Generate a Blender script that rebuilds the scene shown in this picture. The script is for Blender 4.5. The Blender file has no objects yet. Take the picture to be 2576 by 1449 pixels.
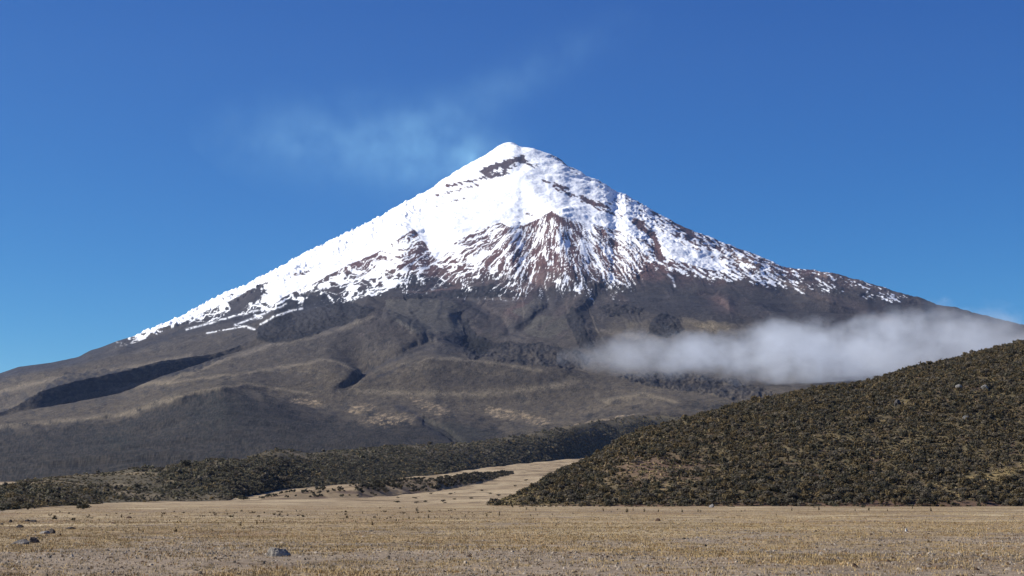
import bpy, math, random
import numpy as np

random.seed(7)
RNG = np.random.default_rng(11)
scene = bpy.context.scene
COL = scene.collection

# ------------------------------------------------------------------ camera
VW, VH = 2576.0, 1449.0            # the picture is traced on a 2576 x 1449 raster
CX, CY, F = VW / 2, VH / 2, 4340.0
HORIZON = 1255.0
CAMZ = 1.7
PITCH = math.atan((HORIZON - CY) / F)
CP, SP = math.cos(PITCH), math.sin(PITCH)
cam_d = bpy.data.cameras.new('camera')
cam = bpy.data.objects.new('camera', cam_d)
COL.objects.link(cam)
cam.location = (0, 0, CAMZ)
cam.rotation_euler = (math.pi / 2 + PITCH, 0, 0)
cam_d.sensor_width = 36.0
cam_d.lens = F / VW * 36.0
cam_d.clip_start = 0.5
cam_d.clip_end = 60000.0
scene.camera = cam

# ------------------------------------------------------------------ light
SUN_EL, SUN_AZ = math.radians(34), math.radians(-89)    # azimuth from +Y (view direction), negative = left
to_sun = (math.sin(SUN_AZ) * math.cos(SUN_EL), math.cos(SUN_AZ) * math.cos(SUN_EL), math.sin(SUN_EL))
world = bpy.data.worlds.new('World')
scene.world = world
world.use_nodes = True
wn, wl = world.node_tree.nodes, world.node_tree.links
wn.clear()
sky = wn.new('ShaderNodeTexSky')
sky.sky_type = 'NISHITA'
sky.sun_disc = False
sky.sun_elevation = SUN_EL
sky.sun_rotation = SUN_AZ
sky.altitude = 3800
sky.air_density = 1.0
sky.dust_density = 0.0
sky.ozone_density = 6.0
bg = wn.new('ShaderNodeBackground')
bg.inputs['Strength'].default_value = 0.080
wo = wn.new('ShaderNodeOutputWorld')
# deep high-altitude blue: each channel of the sky gets its own contrast
ssep = wn.new('ShaderNodeSeparateColor'); scom = wn.new('ShaderNodeCombineColor')
wl.new(sky.outputs[0], ssep.inputs[0])
for ch, (p_, c_) in enumerate(((2.3, 3.0), (1.5, 1.22), (0.90, 0.84))):
    q0 = wn.new('ShaderNodeMath'); q0.operation = 'MULTIPLY'; q0.inputs[1].default_value = 0.123
    q1 = wn.new('ShaderNodeMath'); q1.operation = 'POWER'; q1.inputs[1].default_value = p_
    q2 = wn.new('ShaderNodeMath'); q2.operation = 'MULTIPLY'; q2.inputs[1].default_value = c_ / 0.135
    wl.new(ssep.outputs[ch], q0.inputs[0]); wl.new(q0.outputs[0], q1.inputs[0]); wl.new(q1.outputs[0], q2.inputs[0]); wl.new(q2.outputs[0], scom.inputs[ch])
wl.new(scom.outputs[0], bg.inputs[0])
wl.new(bg.outputs[0], wo.inputs[0])

sun_d = bpy.data.lights.new('sun', 'SUN')
sun_d.energy = 4.2
sun_d.angle = math.radians(0.5)
sun_d.color = (1.0, 0.955, 0.88)
sun = bpy.data.objects.new('sun', sun_d)
COL.objects.link(sun)
sun.location = (-100, 0, 200)
from mathutils import Vector
sun.rotation_euler = Vector(to_sun).to_track_quat('Z', 'Y').to_euler()

scene.view_settings.view_transform = 'Standard'
scene.view_settings.look = 'None'
scene.view_settings.exposure = 0.75
scene.view_settings.gamma = 1.0
scene.cycles.volume_bounces = 4
scene.cycles.max_bounces = 6
scene.cycles.volume_max_steps = 256

# ------------------------------------------------------------------ helpers
def uv2ae(u, v):
    """raster point -> (x/y, dz/y) slopes of its ray"""
    X = (np.asarray(u, float) - CX) / F
    Y = -(np.asarray(v, float) - CY) / F
    dy = CP - Y * SP
    return X / dy, (SP + Y * CP) / dy

def ae2uv(a, e):
    w = CP + e * SP
    return CX + F * a / w, CY - F * (e * CP - SP) / w

def at(u, v, D):
    a, e = uv2ae(u, v)
    return Vector((float(a) * D, D, CAMZ + float(e) * D))

def smooth(e0, e1, x):
    t = np.clip((x - e0) / (e1 - e0), 0, 1)
    return t * t * (3 - 2 * t)

_PERM = np.random.default_rng(5).permutation(256).astype(np.int32)
_GC, _GS = np.cos(np.arange(256) * 2 * math.pi / 256).astype(np.float32), np.sin(np.arange(256) * 2 * math.pi / 256).astype(np.float32)

def perlin(x, y, seed=0):
    x = np.asarray(x, float); y = np.asarray(y, float)
    xi = np.floor(x).astype(np.int32); yi = np.floor(y).astype(np.int32)
    xf = (x - xi).astype(np.float32); yf = (y - yi).astype(np.float32)
    u = xf * xf * xf * (xf * (xf * 6 - 15) + 10)
    v = yf * yf * yf * (yf * (yf * 6 - 15) + 10)
    def g(dx, dy):
        a = _PERM[(_PERM[(xi + (dx + seed * 37)) & 255] + yi + dy) & 255]
        return _GC[a] * (xf - dx) + _GS[a] * (yf - dy)
    n0 = g(0, 0) * (1 - u) + g(1, 0) * u
    n1 = g(0, 1) * (1 - u) + g(1, 1) * u
    return (n0 * (1 - v) + n1 * v) * 1.5

def fbm(x, y, oct=4, seed=0, gain=0.5, lac=2.03):
    s = 0; a = 1; t = 0
    for i in range(oct):
        s = s + a * perlin(x, y, seed + i * 17)
        t += a; a *= gain; x = x * lac + 3.7; y = y * lac - 1.9
    return s / t

def ridged(x, y, oct=4, seed=0, gain=0.5):
    s = 0; a = 1; t = 0
    for i in range(oct):
        s = s + a * (1 - np.abs(perlin(x, y, seed + i * 17)) * 1.6)
        t += a; a *= gain; x = x * 2.03 + 5.1; y = y * 2.03 + 1.3
    return s / t

def polydist(u, v, pts):
    """distance and signed side to a polyline, plus the fraction along it"""
    best = np.full(u.shape, 1e9); side = np.zeros(u.shape); frac = np.zeros(u.shape)
    n = len(pts) - 1
    for i in range(n):
        x0, y0 = pts[i]; x1, y1 = pts[i + 1]
        dx, dy = x1 - x0, y1 - y0
        L = dx * dx + dy * dy
        t = np.clip(((u - x0) * dx + (v - y0) * dy) / L, 0, 1)
        d = np.hypot(u - x0 - t * dx, v - y0 - t * dy)
        m = d < best
        best = np.where(m, d, best)
        side = np.where(m, np.sign((u - x0) * dy - (v - y0) * dx), side)
        frac = np.where(m, (i + t) / n, frac)
    return best, side, frac

def polymask(u, v, pts):
    ins = np.zeros(u.shape, bool)
    n = len(pts)
    for i in range(n):
        x0, y0 = pts[i]; x1, y1 = pts[(i + 1) % n]
        if y0 == y1: continue
        c = ((y0 > v) != (y1 > v)) & (u < (x1 - x0) * (v - y0) / (y1 - y0) + x0)
        ins ^= c
    return ins

def blob(u, v, cu, cv, ru, rv, rot=0.0):
    c, s = math.cos(rot), math.sin(rot)
    x = (u - cu) * c + (v - cv) * s
    y = -(u - cu) * s + (v - cv) * c
    return np.exp(-((x / ru) ** 2 + (y / rv) ** 2))

def lerp3(c, col, w):
    return c + (np.asarray(col, float) - c) * w[..., None]

def mesh_from_arrays(name, V, faces, colors=None, smooth_shade=False):
    me = bpy.data.meshes.new(name)
    V = np.ascontiguousarray(V, dtype=np.float32).reshape(-1, 3)
    faces = np.ascontiguousarray(faces, dtype=np.int32)
    k = faces.shape[1]
    me.vertices.add(len(V)); me.vertices.foreach_set('co', V.ravel())
    me.loops.add(faces.size); me.loops.foreach_set('vertex_index', faces.ravel())
    me.polygons.add(len(faces))
    me.polygons.foreach_set('loop_start', np.arange(0, faces.size, k, dtype=np.int32))
    me.polygons.foreach_set('loop_total', np.full(len(faces), k, dtype=np.int32))
    if smooth_shade:
        me.polygons.foreach_set('use_smooth', np.ones(len(faces), bool))
    if colors is not None:
        at_ = me.attributes.new('Col', 'FLOAT_COLOR', 'POINT')
        c = np.ones((len(V), 4), np.float32); c[:, :3] = np.asarray(colors).reshape(-1, 3)
        at_.data.foreach_set('color', c.ravel())
    me.update(calc_edges=True)
    return me

def grid_faces(R, C):
    i = np.arange(R * C, dtype=np.int32).reshape(R, C)
    return np.stack([i[:-1, :-1], i[:-1, 1:], i[1:, 1:], i[1:, :-1]], -1).reshape(-1, 4)

def link(name, me, m):
    o = bpy.data.objects.new(name, me)
    if m is not None and len(me.materials) == 0:
        me.materials.append(m)
    COL.objects.link(o)
    return o

def grid_obj(name, P, colors, m):
    return link(name, mesh_from_arrays(name, P, grid_faces(P.shape[0], P.shape[1]), colors, True), m)

def tag(o, label, cat, group=None, kind=None):
    o['label'] = label; o['category'] = cat
    if group: o['group'] = group
    if kind: o['kind'] = kind
    return o

# ------------------------------------------------------------------ materials
def new_mat(name):
    m = bpy.data.materials.new(name); m.use_nodes = True
    nt = m.node_tree; nt.nodes.clear()
    return m, nt.nodes, nt.links

def attr_mat(name, scales=((1.0, 0.25),), rough=0.95, spec=0.15, bump=None, tint=None):
    """colour attribute, broken up by object-space noise, with optional bump (scale, strength, distance)"""
    m, n, l = new_mat(name)
    out = n.new('ShaderNodeOutputMaterial'); b = n.new('ShaderNodeBsdfPrincipled')
    b.inputs['Roughness'].default_value = rough
    b.inputs['Specular IOR Level'].default_value = spec
    l.new(b.outputs[0], out.inputs[0])
    at_ = n.new('ShaderNodeAttribute'); at_.attribute_name = 'Col'
    tc = n.new('ShaderNodeTexCoord')
    cur = at_.outputs['Color']
    for sc, amt in scales:
        nz = n.new('ShaderNodeTexNoise'); nz.inputs['Scale'].default_value = sc
        nz.inputs['Detail'].default_value = 4.0; nz.inputs['Roughness'].default_value = 0.65
        l.new(tc.outputs['Object'], nz.inputs['Vector'])
        mr = n.new('ShaderNodeMapRange')
        mr.inputs['From Min'].default_value = 0.3; mr.inputs['From Max'].default_value = 0.7
        mr.inputs['To Min'].default_value = 1 - amt; mr.inputs['To Max'].default_value = 1 + amt
        l.new(nz.outputs['Fac'], mr.inputs['Value'])
        mx = n.new('ShaderNodeVectorMath'); mx.operation = 'SCALE'
        l.new(cur, mx.inputs[0]); l.new(mr.outputs[0], mx.inputs['Scale'])
        cur = mx.outputs[0]
    l.new(cur, b.inputs['Base Color'])
    if bump:
        nz = n.new('ShaderNodeTexNoise'); nz.inputs['Scale'].default_value = bump[0]
        nz.inputs['Detail'].default_value = 5.0
        l.new(tc.outputs['Object'], nz.inputs['Vector'])
        bp = n.new('ShaderNodeBump'); bp.inputs['Strength'].default_value = bump[1]
        bp.inputs['Distance'].default_value = bump[2]
        l.new(nz.outputs['Fac'], bp.inputs['Height'])
        l.new(bp.outputs[0], b.inputs['Normal'])
    return m

M_volcano = attr_mat('volcano_rock_and_snow', ((0.02, 0.14), (0.09, 0.20)), bump=(0.07, 0.5, 5.0))
M_hill = attr_mat('hill_soil', ((0.25, 0.3), (1.5, 0.3)), bump=(0.8, 0.6, 0.4))
M_plain = attr_mat('dry_plain', ((0.12, 0.16), (0.5, 0.2), (2.2, 0.32), (9.0, 0.40)), bump=(6.0, 0.6, 0.05))
M_leaf = attr_mat('shrub_leaves', ((1.5, 0.25),), rough=0.8, spec=0.2)
_n, _l = M_leaf.node_tree.nodes, M_leaf.node_tree.links          # leaves let some light through
_b = [q for q in _n if q.type == 'BSDF_PRINCIPLED'][0]; _o = [q for q in _n if q.type == 'OUTPUT_MATERIAL'][0]
_t = _n.new('ShaderNodeBsdfTranslucent'); _mx = _n.new('ShaderNodeMixShader'); _mx.inputs[0].default_value = 0.38
_l.new(_b.inputs['Base Color'].links[0].from_socket, _t.inputs['Color'])
_l.new(_b.outputs[0], _mx.inputs[1]); _l.new(_t.outputs[0], _mx.inputs[2]); _l.new(_mx.outputs[0], _o.inputs[0])
M_grass = attr_mat('dry_grass_blades', ((0.6, 0.2),), rough=0.9, spec=0.1)
M_rock = attr_mat('boulder_stone', ((2.5, 0.3), (12.0, 0.35)), bump=(7.0, 0.8, 0.06))

# ------------------------------------------------------------------ volcano and its foothills
A_MIN, A_MAX, NC = -0.375, 0.375, 1700
AG = np.linspace(A_MIN, A_MAX, NC)

def line(pts, sm=6):
    p = np.array(pts, float)
    a, e = uv2ae(p[:, 0], p[:, 1])
    r = np.interp(AG, a, e)
    if sm:
        k = np.exp(-0.5 * (np.arange(-3 * sm, 3 * sm + 1) / sm) ** 2); k /= k.sum()
        r = np.convolve(np.pad(r, 3 * sm, mode='edge'), k, 'valid')
    return r

def dline(pts):
    p = np.array(pts, float)
    a, _ = uv2ae(p[:, 0], np.full(len(p), 1000.0))
    return np.interp(AG, a, p[:, 1])

# diagonal shrubby ridge in front (also used further down)
RIDGE_CREST = [(-330, 1262), (-200, 1250), (0, 1226), (39, 1220), (117, 1201), (190, 1196), (273, 1189), (352, 1178), (418, 1177), (508, 1160), (547, 1156), (609, 1160), (664, 1138), (703, 1131),
               (781, 1140), (898, 1131), (1006, 1120), (1100, 1121), (1200, 1112), (1300, 1098), (1400, 1078), (1500, 1060), (1600, 1047), (1665, 1045), (1720, 1050), (2000, 1070), (2900, 1100)]
RIDGE_CD = [(-330, 560), (0, 700), (420, 900), (640, 1150), (1000, 1750), (1400, 2500), (1660, 3000), (2900, 3100)]

crest_v = np.array(RIDGE_CREST, float)
start = [(p[0], p[1] + 12) for p in RIDGE_CREST]
rcd = dline(RIDGE_CD)
LINES = [
    (rcd + 60, line(start)),
    (rcd * 0.5 + 0.5 * 3300, line([(-200, 1165), (0, 1150), (300, 1120), (560, 1085), (800, 1095), (1000, 1095), (1250, 1095), (1400, 1066), (1500, 1052), (1660, 1036), (2000, 1050), (2576, 1060)])),
    (np.full(NC, 3350.0), line([(-300, 1095), (0, 1072), (150, 1060), (300, 1050), (430, 1003), (560, 975), (680, 1000), (780, 1035), (870, 1052), (1000, 1050), (1100, 1052), (1250, 1070), (1380, 1057), (1550, 1034), (1700, 1012), (1900, 1003), (2576, 1000)])),
    (np.full(NC, 3650.0), line([(-300, 1098), (0, 1073), (300, 1046), (430, 1004), (560, 978), (680, 1001), (780, 1020), (900, 1005), (1100, 1010), (1250, 1030), (1400, 1028), (1550, 1003), (1700, 985), (1900, 985), (2576, 975)])),
    (np.full(NC, 4050.0), line([(-300, 1100), (0, 1064), (300, 1012), (450, 965), (560, 950), (700, 935), (760, 920), (830, 907), (870, 914), (905, 932), (930, 936), (1000, 918), (1080, 897), (1150, 903), (1250, 908), (1400, 925), (1480, 945), (1600, 958), (1800, 970), (2000, 960), (2576, 930)])),
    (np.full(NC, 4300.0), line([(-300, 1105), (0, 1064), (300, 1010), (450, 958), (560, 935), (700, 927), (830, 913), (900, 950), (1000, 905), (1080, 898), (1150, 918), (1250, 918), (1400, 930), (1480, 935), (1600, 925), (1800, 930), (2000, 930), (2576, 920)])),
    (dline([(-300, 4350), (0, 4450), (600, 4950), (940, 5000), (1100, 4800), (2576, 4750)]), line([(-300, 1105), (0, 1052), (100, 1030), (200, 1008), (300, 988), (400, 955), (500, 925), (560, 903), (640, 880), (740, 850), (800, 838), (880, 815), (940, 791), (1000, 808), (1060, 838), (1120, 850), (1165, 876), (1240, 880), (1350, 865), (1450, 850), (1550, 850), (1650, 828), (1800, 818), (1950, 840), (2200, 880), (2576, 870)])),
    (dline([(-300, 4500), (0, 4620), (600, 5200), (940, 5180), (1100, 5000), (2576, 5000)]), line([(-300, 1115), (0, 1064), (100, 1044), (200, 1024), (300, 1003), (400, 983), (500, 945), (560, 922), (640, 893), (740, 858), (800, 845), (880, 820), (940, 795), (1000, 805), (1060, 815), (1150, 825), (1240, 838), (1350, 835), (1450, 828), (1550, 830), (1650, 806), (1800, 805), (1900, 830), (2200, 860), (2576, 855)])),
    (dline([(-300, 4570), (0, 4690), (300, 4970), (620, 5280), (800, 5330), (940, 5330), (1100, 5300), (2576, 5300)]), line([(-300, 1080), (0, 1040), (60, 1012), (100, 985), (150, 970), (300, 938), (400, 913), (500, 896), (560, 885), (620, 860), (700, 836), (800, 806), (940, 778), (1060, 773), (1160, 786), (1240, 806), (1350, 800), (1500, 800), (1650, 800), (1800, 806), (1880, 822), (2000, 822), (2300, 830), (2576, 840)])),
    (np.full(NC, 5600.0), line([(-300, 1060), (0, 990), (100, 955), (200, 938), (300, 915), (500, 872), (620, 835), (700, 812), (800, 785), (940, 757), (1060, 750), (1160, 762), (1240, 772), (1350, 772), (1500, 772), (1650, 776), (1800, 785), (2000, 800), (2300, 815), (2576, 830)])),
]
SEG = [50, 60, 40, 70, 50, 70, 50, 60, 50]

SIL_L = [(1283, 358), (1269, 360), (1251, 369), (1226, 386), (1207, 397), (1174, 415), (1146, 431), (1093, 466), (1086, 475), (1041, 498), (1022, 506), (978, 533),
         (900, 573), (804, 620), (739, 654), (675, 687), (610, 721), (562, 739), (497, 773), (449, 799), (385, 826), (342, 844), (294, 858), (256, 873),
         (226, 882), (197, 898), (130, 912), (46, 923), (0, 939), (-200, 1000), (-330, 1030)]
SIL_R = [(1283, 358), (1300, 363), (1309, 369), (1331, 372), (1352, 377), (1377, 384), (1399, 394), (1417, 407), (1430, 418), (1454, 429), (1485, 446),
         (1501, 452), (1531, 468), (1544, 480), (1575, 488), (1596, 502), (1646, 532), (1722, 572), (1810, 606), (1871, 629), (1920, 648), (1962, 667),
         (1981, 673), (2015, 676), (2087, 686), (2160, 705), (2243, 730), (2319, 750), (2357, 766), (2403, 773), (2452, 787), (2576, 818), (2800, 890), (2950, 940)]
D0 = 9500.0
def prof(pts, far):
    p = np.array(pts, float); a, e = uv2ae(p[:, 0], p[:, 1])
    r = np.abs(a - a[0]) * D0; z = CAMZ + e * D0
    r = list(r) + [f[0] for f in far]; z = list(z) + [f[1] for f in far]
    return np.array(r), np.array(z)
rl, zl = prof(SIL_L, [(4500, 330), (6500, 120)])
rr, zr = prof(SIL_R, [(4800, 400), (6800, 150)])
X0 = float(uv2ae(1283, 358)[0]) * D0
def cone(x, y):
    dx, dy = x - X0, y - D0
    r = np.sqrt(dx * dx + dy * dy) + 1e-6
    w = smooth(-0.9, 0.9, dx / r)
    return np.interp(r, rl, zl) * (1 - w) + np.interp(r, rr, zr) * w

rowsD, rowsZ = [], []
LD = np.array([q[0] for q in LINES]); LE = np.array([q[1] for q in LINES])
LZ = CAMZ + LE * LD
nl = len(LINES)
for i in range(nl - 1):
    p0, p1, p2, p3 = max(i - 1, 0), i, i + 1, min(i + 2, nl - 1)
    for k in range(SEG[i]):
        t = k / SEG[i]
        def cr(Q):
            m1 = 0.4 * (Q[p2] - Q[p0]); m2 = 0.4 * (Q[p3] - Q[p1])
            return (2*t**3 - 3*t**2 + 1) * Q[p1] + (t**3 - 2*t**2 + t) * m1 + (-2*t**3 + 3*t**2) * Q[p2] + (t**3 - t**2) * m2
        rowsD.append((1 - t) * LD[i] + t * LD[i + 1]); rowsZ.append(cr(LZ))
NLOFT = len(rowsD)
conD = np.concatenate([np.linspace(5600, 9000, 320, endpoint=False), np.linspace(9000, 9900, 150, endpoint=False), np.linspace(9900, 12000, 30)])
for D in conD:
    zc = cone(AG * D, D)
    w = float(smooth(5600, 6500, np.array(D)))
    zf = LZ[-1] + (D - 5600) * 0.27
    rowsD.append(np.full(NC, D)); rowsZ.append(zf * (1 - w) + zc * w)
DD = np.array(rowsD); ZZ = np.array(rowsZ)
XX = AG[None, :] * DD
NR = DD.shape[0]
isCone = smooth(5600, 6300, DD)

# pull the outline of the cone onto the traced one
sil = SIL_L[::-1] + SIL_R[1:]
SIL_E = line(sil, 0)
def fit_outline(Z):
    for _ in range(3):
        e = (Z - CAMZ) / DD
        em = e.max(axis=0)
        f = SIL_E / em
        k = np.exp(-0.5 * (np.arange(-12, 13) / 4.0) ** 2); k /= k.sum()
        f = np.convolve(np.pad(f, 12, mode='edge'), k, 'valid')
        w = smooth(0.45, 0.92, e / em[None, :]) * isCone
        Z = CAMZ + (Z - CAMZ) * (1 + (f[None, :] - 1) * w)
    return Z
ZZ = fit_outline(ZZ)

def uvnow(Z):
    return ae2uv(np.broadcast_to(AG[None, :], Z.shape), (Z - CAMZ) / DD)

# lower edge of closed snow and of patchy snow, traced along u
VB1 = np.array([(-400, 700), (300, 800), (342, 843), (417, 821), (481, 799), (546, 770), (578, 757), (640, 722), (655, 715), (659, 763), (713, 747), (804, 705), (868, 670), (965, 628), (1039, 576),
                (1055, 592), (1075, 622), (1090, 645), (1103, 656), (1125, 630), (1150, 606), (1200, 580), (1258, 560), (1285, 572), (1320, 566), (1365, 545), (1388, 530), (1410, 545), (1460, 560),
                (1520, 570), (1560, 582), (1600, 598), (1640, 606), (1655, 640), (1700, 655), (1780, 678), (1850, 688), (1900, 690), (1960, 694), (2015, 690), (2100, 700), (2250, 740), (2350, 765), (2900, 900)], float)
VB2 = np.array([(-400, 800), (250, 860), (340, 862), (420, 842), (600, 792), (660, 790), (700, 775), (830, 752), (950, 745), (1000, 742), (1060, 705), (1100, 695), (1180, 722), (1240, 702), (1290, 722),
                (1350, 695), (1420, 718), (1500, 715), (1560, 728), (1610, 690), (1660, 672), (1720, 690), (1790, 706), (1900, 716), (2000, 732), (2150, 756), (2250, 768), (2350, 775), (2900, 910)], float)

def streak(u, v, seed, fr=15.0, fs=1 / 130.0, oct=3):
    q = np.maximum(v - 440, 8); th = np.arctan((u - 1405) / q ** 1.25 * 3.7); r = np.hypot(u - 1405, v - 440)
    th = th + 0.07 * fbm(u / 55, v / 55, 3, seed + 5)
    return fbm(th * fr, r * fs, oct, seed, 0.6)

RIDGES = [  # polyline, height m, half width px (left side, right side)
    ([(1300, 428), (1330, 468), (1370, 508), (1420, 540), (1500, 570), (1600, 606), (1700, 652)], 75, 70, 40),
    ([(1040, 577), (1030, 610), (1005, 660), (985, 720)], 24, 60, 50),
    ([(1275, 562), (1285, 600), (1290, 650), (1300, 700)], 55, 60, 35),
    ([(1390, 530), (1405, 600), (1430, 680), (1460, 740)], 70, 70, 50),
    ([(1850, 640), (1950, 697), (2050, 742), (2150, 772), (2240, 805)], 26, 22, 14),
    ([(1981, 675), (2090, 692), (2200, 728), (2330, 762)], 20, 22, 16),
    ([(1440, 772), (1462, 800), (1470, 840), (1490, 872)], 45, 22, 16),
    ([(700, 745), (690, 790), (665, 830)], 30, 30, 15),
    ([(930, 745), (905, 790), (880, 812)], 40, 30, 15),
    ([(1800, 735), (1830, 760), (1835, 785)], 25, 16, 10),
    ([(600, 944), (720, 924), (799, 908), (830, 905), (877, 922), (920, 947)], 16, 34, 15),
    ([(240, 985), (439, 954), (549, 910), (689, 866), (800, 845), (900, 812), (945, 795)], 14, 30, 14),
    ([(390, 970), (533, 948), (610, 941)], 10, 24, 12),
    ([(430, 1003), (517, 979), (627, 966), (689, 976), (800, 995)], 12, 28, 14),
    ([(980, 926), (1092, 900), (1218, 909), (1380, 935)], 14, 34, 16),
    ([(0, 1075), (150, 1058), (320, 1040), (430, 1003), (500, 983)], 10, 30, 14),
    ([(1500, 1012), (1560, 1000), (1620, 989), (1720, 1012)], 12, 26, 14),
    ([(960, 790), (1010, 806), (1060, 836), (1100, 848)], 14, 24, 14),
    ([(1280, 832), (1330, 800), (1372, 770), (1366, 742)], 14, 26, 10),
]
VALLEYS = [
    ([(1065, 575), (1085, 610), (1103, 658), (1110, 690)], 60, 38),
    ([(1335, 575), (1325, 630), (1330, 690)], 35, 36),
    ([(1330, 690), (1368, 735), (1372, 768), (1325, 802), (1280, 832)], 42, 13),
    ([(1155, 785), (1165, 815), (1180, 850), (1205, 880)], 55, 18),
    ([(1170, 745), (1200, 770), (1260, 800), (1280, 830)], 25, 12),
    ([(1380, 770), (1340, 810), (1290, 850)], 18, 10),
    ([(1100, 855), (1050, 872), (980, 905), (905, 945), (870, 978)], 16, 12),
    ([(1060, 1055), (1130, 1090), (1160, 1120)], 16, 9),
    ([(655, 718), (672, 735), (668, 765)], 22, 12),
    ([(905, 945), (885, 972), (850, 980)], 9, 8),
    ([(1630, 590), (1650, 625), (1670, 650)], 45, 16),
    ([(1530, 720), (1500, 760), (1470, 790)], 28, 20),
]
WALLS = [   # dark rock walls with their shade painted in (colour + crag relief)
    [(705, 752), (735, 742), (800, 735), (850, 748), (905, 765), (945, 775), (925, 795), (880, 812), (800, 838), (735, 852), (690, 862), (648, 850), (640, 828), (680, 800), (695, 770)],
    [(1155, 860), (1200, 845), (1245, 862), (1240, 890), (1205, 905), (1180, 902)],
    [(1205, 880), (1245, 862), (1300, 860), (1380, 868), (1440, 880), (1490, 905), (1470, 928), (1400, 924), (1250, 908)],
    [(1440, 770), (1465, 790), (1475, 830), (1495, 872), (1455, 880), (1440, 830), (1425, 800)],
    [(1550, 945), (1650, 935), (1750, 940), (1850, 955), (1935, 985), (1950, 1000), (1850, 1005), (1750, 985), (1640, 975)],
    [(1640, 800), (1670, 788), (1705, 800), (1720, 830), (1680, 850), (1630, 840)],
    [(1150, 800), (1175, 800), (1200, 850), (1235, 885), (1205, 890), (1170, 850)],
    [(1180, 725), (1240, 715), (1330, 745), (1200, 750), (1100, 748), (1020, 755), (1010, 742), (1100, 732)],
    [(1500, 770), (1560, 765), (1620, 775), (1600, 790), (1530, 795)],
    [(1000, 700), (1040, 690), (1100, 700), (1150, 720), (1050, 735), (990, 728)],
    [(160, 940), (330, 925), (500, 903), (560, 888), (615, 860), (560, 905), (500, 930), (400, 952), (300, 975), (200, 993), (100, 1016), (0, 1046), (-50, 1056), (-50, 1045), (40, 1022), (100, 985)],  # gully wall, its deep shadow painted into the dark rock
]

def relief(u, v):
    wu = 9 * fbm(u / 45, v / 45, 3, 91); wv = 7 * fbm(u / 45, v / 45, 3, 92)
    h = np.zeros(u.shape)
    for pts, hh, wl_, wr_ in RIDGES:
        hh = min(hh, 0.9 * wr_)
        if pts[0][1] > 880: hh *= 0.4      # soft grassy hummocks
        bb = np.array(pts); m = 160
        sel = (u > bb[:, 0].min() - m) & (u < bb[:, 0].max() + m) & (v > bb[:, 1].min() - m) & (v < bb[:, 1].max() + m)
        d, s, fr = polydist(u[sel] + wu[sel], v[sel] + wv[sel], pts)
        # s > 0 : left of the line seen in the picture (lines run downwards)
        w = np.where(s < 0, wr_, wl_)
        h[sel] += hh * np.exp(-(d / w) ** 1.5) * smooth(0, 0.12, fr + 0.04) * (1 - 0.6 * smooth(0.6, 1, fr))
    for pts, hh, w in VALLEYS:
        hh = min(hh, 0.75 * w)
        bb = np.array(pts); m = 120
        sel = (u > bb[:, 0].min() - m) & (u < bb[:, 0].max() + m) & (v > bb[:, 1].min() - m) & (v < bb[:, 1].max() + m)
        d, s, fr = polydist(u[sel] + wu[sel], v[sel] + wv[sel], pts)
        h[sel] -= hh * np.exp(-(d / w) ** 2) * smooth(0, 0.1, fr + 0.05) * (1 - 0.5 * smooth(0.7, 1, fr))
    return h

def wallmask(u, v):
    wu = 10 * fbm(u / 30, v / 30, 3, 71); wv = 8 * fbm(u / 30, v / 30, 3, 72)
    m = np.zeros(u.shape)
    for i, pts in enumerate(WALLS):
        b = np.array(pts); g = 30
        sel = (u > b[:, 0].min() - g) & (u < b[:, 0].max() + g) & (v > b[:, 1].min() - g) & (v < b[:, 1].max() + g)
        m[sel] = np.maximum(m[sel], polymask(u[sel] + wu[sel], v[sel] + wv[sel], pts) * (i + 1.0))
    return m

Zb = ZZ.copy()
for it in range(3):
    u, v = uvnow(ZZ)
    onS = smooth(-0.2, 0.1, (v - np.interp(u, VB1[:, 0], VB1[:, 1])) / 40.0)
    h = relief(u, v)
    fade = 1 - smooth(9300, 10200, DD)
    st = streak(u, v, 31)
    zone = smooth(500, 640, v) * smooth(800, 690, v) * isCone
    h += 9 * st * zone * (1 - 0.3 * onS)
    h += 42 * fbm(XX / 520, DD / 520, 4, 3) * isCone * smooth(420, 640, v)
    dr = streak(u, v, 53, 7.0, 1 / 260.0, 3)
    h += 1.5 * np.minimum(np.abs(dr) * 4, 1) * smooth(680, 730, v) * smooth(900, 820, v) * smooth(900, 1050, u)          # broad unevenness
    h += (9 + 3 * (1 - isCone)) * fbm(XX / 230, DD / 300, 5, 8)
    ZZ = Zb + h * fade
Zb = None
ZZ = fit_outline(ZZ)
u, v = uvnow(ZZ)
vb1 = np.interp(u + 5 * fbm(u / 14, v / 14, 2, 55), VB1[:, 0], VB1[:, 1]); vb2 = np.interp(u, VB2[:, 0], VB2[:, 1])
wm = wallmask(u, v)
# fine relief: seracs on the left glacier, crags, gravel
leftice = smooth(1180, 1000, u) * (v < vb1 + 10)
ser = np.maximum(ridged(u / 17, v / 12, 3, 41) - 0.45, 0)
rightice = smooth(1440, 1560, u) * (v < vb2)
ZZ = ZZ + isCone * (leftice * 22 * ser * smooth(90, 20, v - np.interp(AG, *uv2ae(*np.array(sil, float).T))[None, :] * 0 - ae2uv(AG, SIL_E)[1][None, :])
                    + rightice * (3 + 6 * smooth(1470, 1510, u) * smooth(1700, 1610, u)) * np.maximum(ridged(u / 13, v / 10, 3, 43) - 0.42, 0)
                    + (v < vb1) * 9 * fbm(u / 40, v / 14, 4, 47))
crag = 6 * (ridged(u / 50, v / 30, 2, 61) - 0.5) + 4 * fbm(u / 11, v / 7, 4, 62)
ZZ = ZZ + (wm > 0) * crag * np.where(wm == 11, 0.35, 1)
ZZ = ZZ + 2.2 * (1 - isCone) * fbm(XX / 30, DD / 40, 3, 66)
u, v = uvnow(ZZ)
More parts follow.
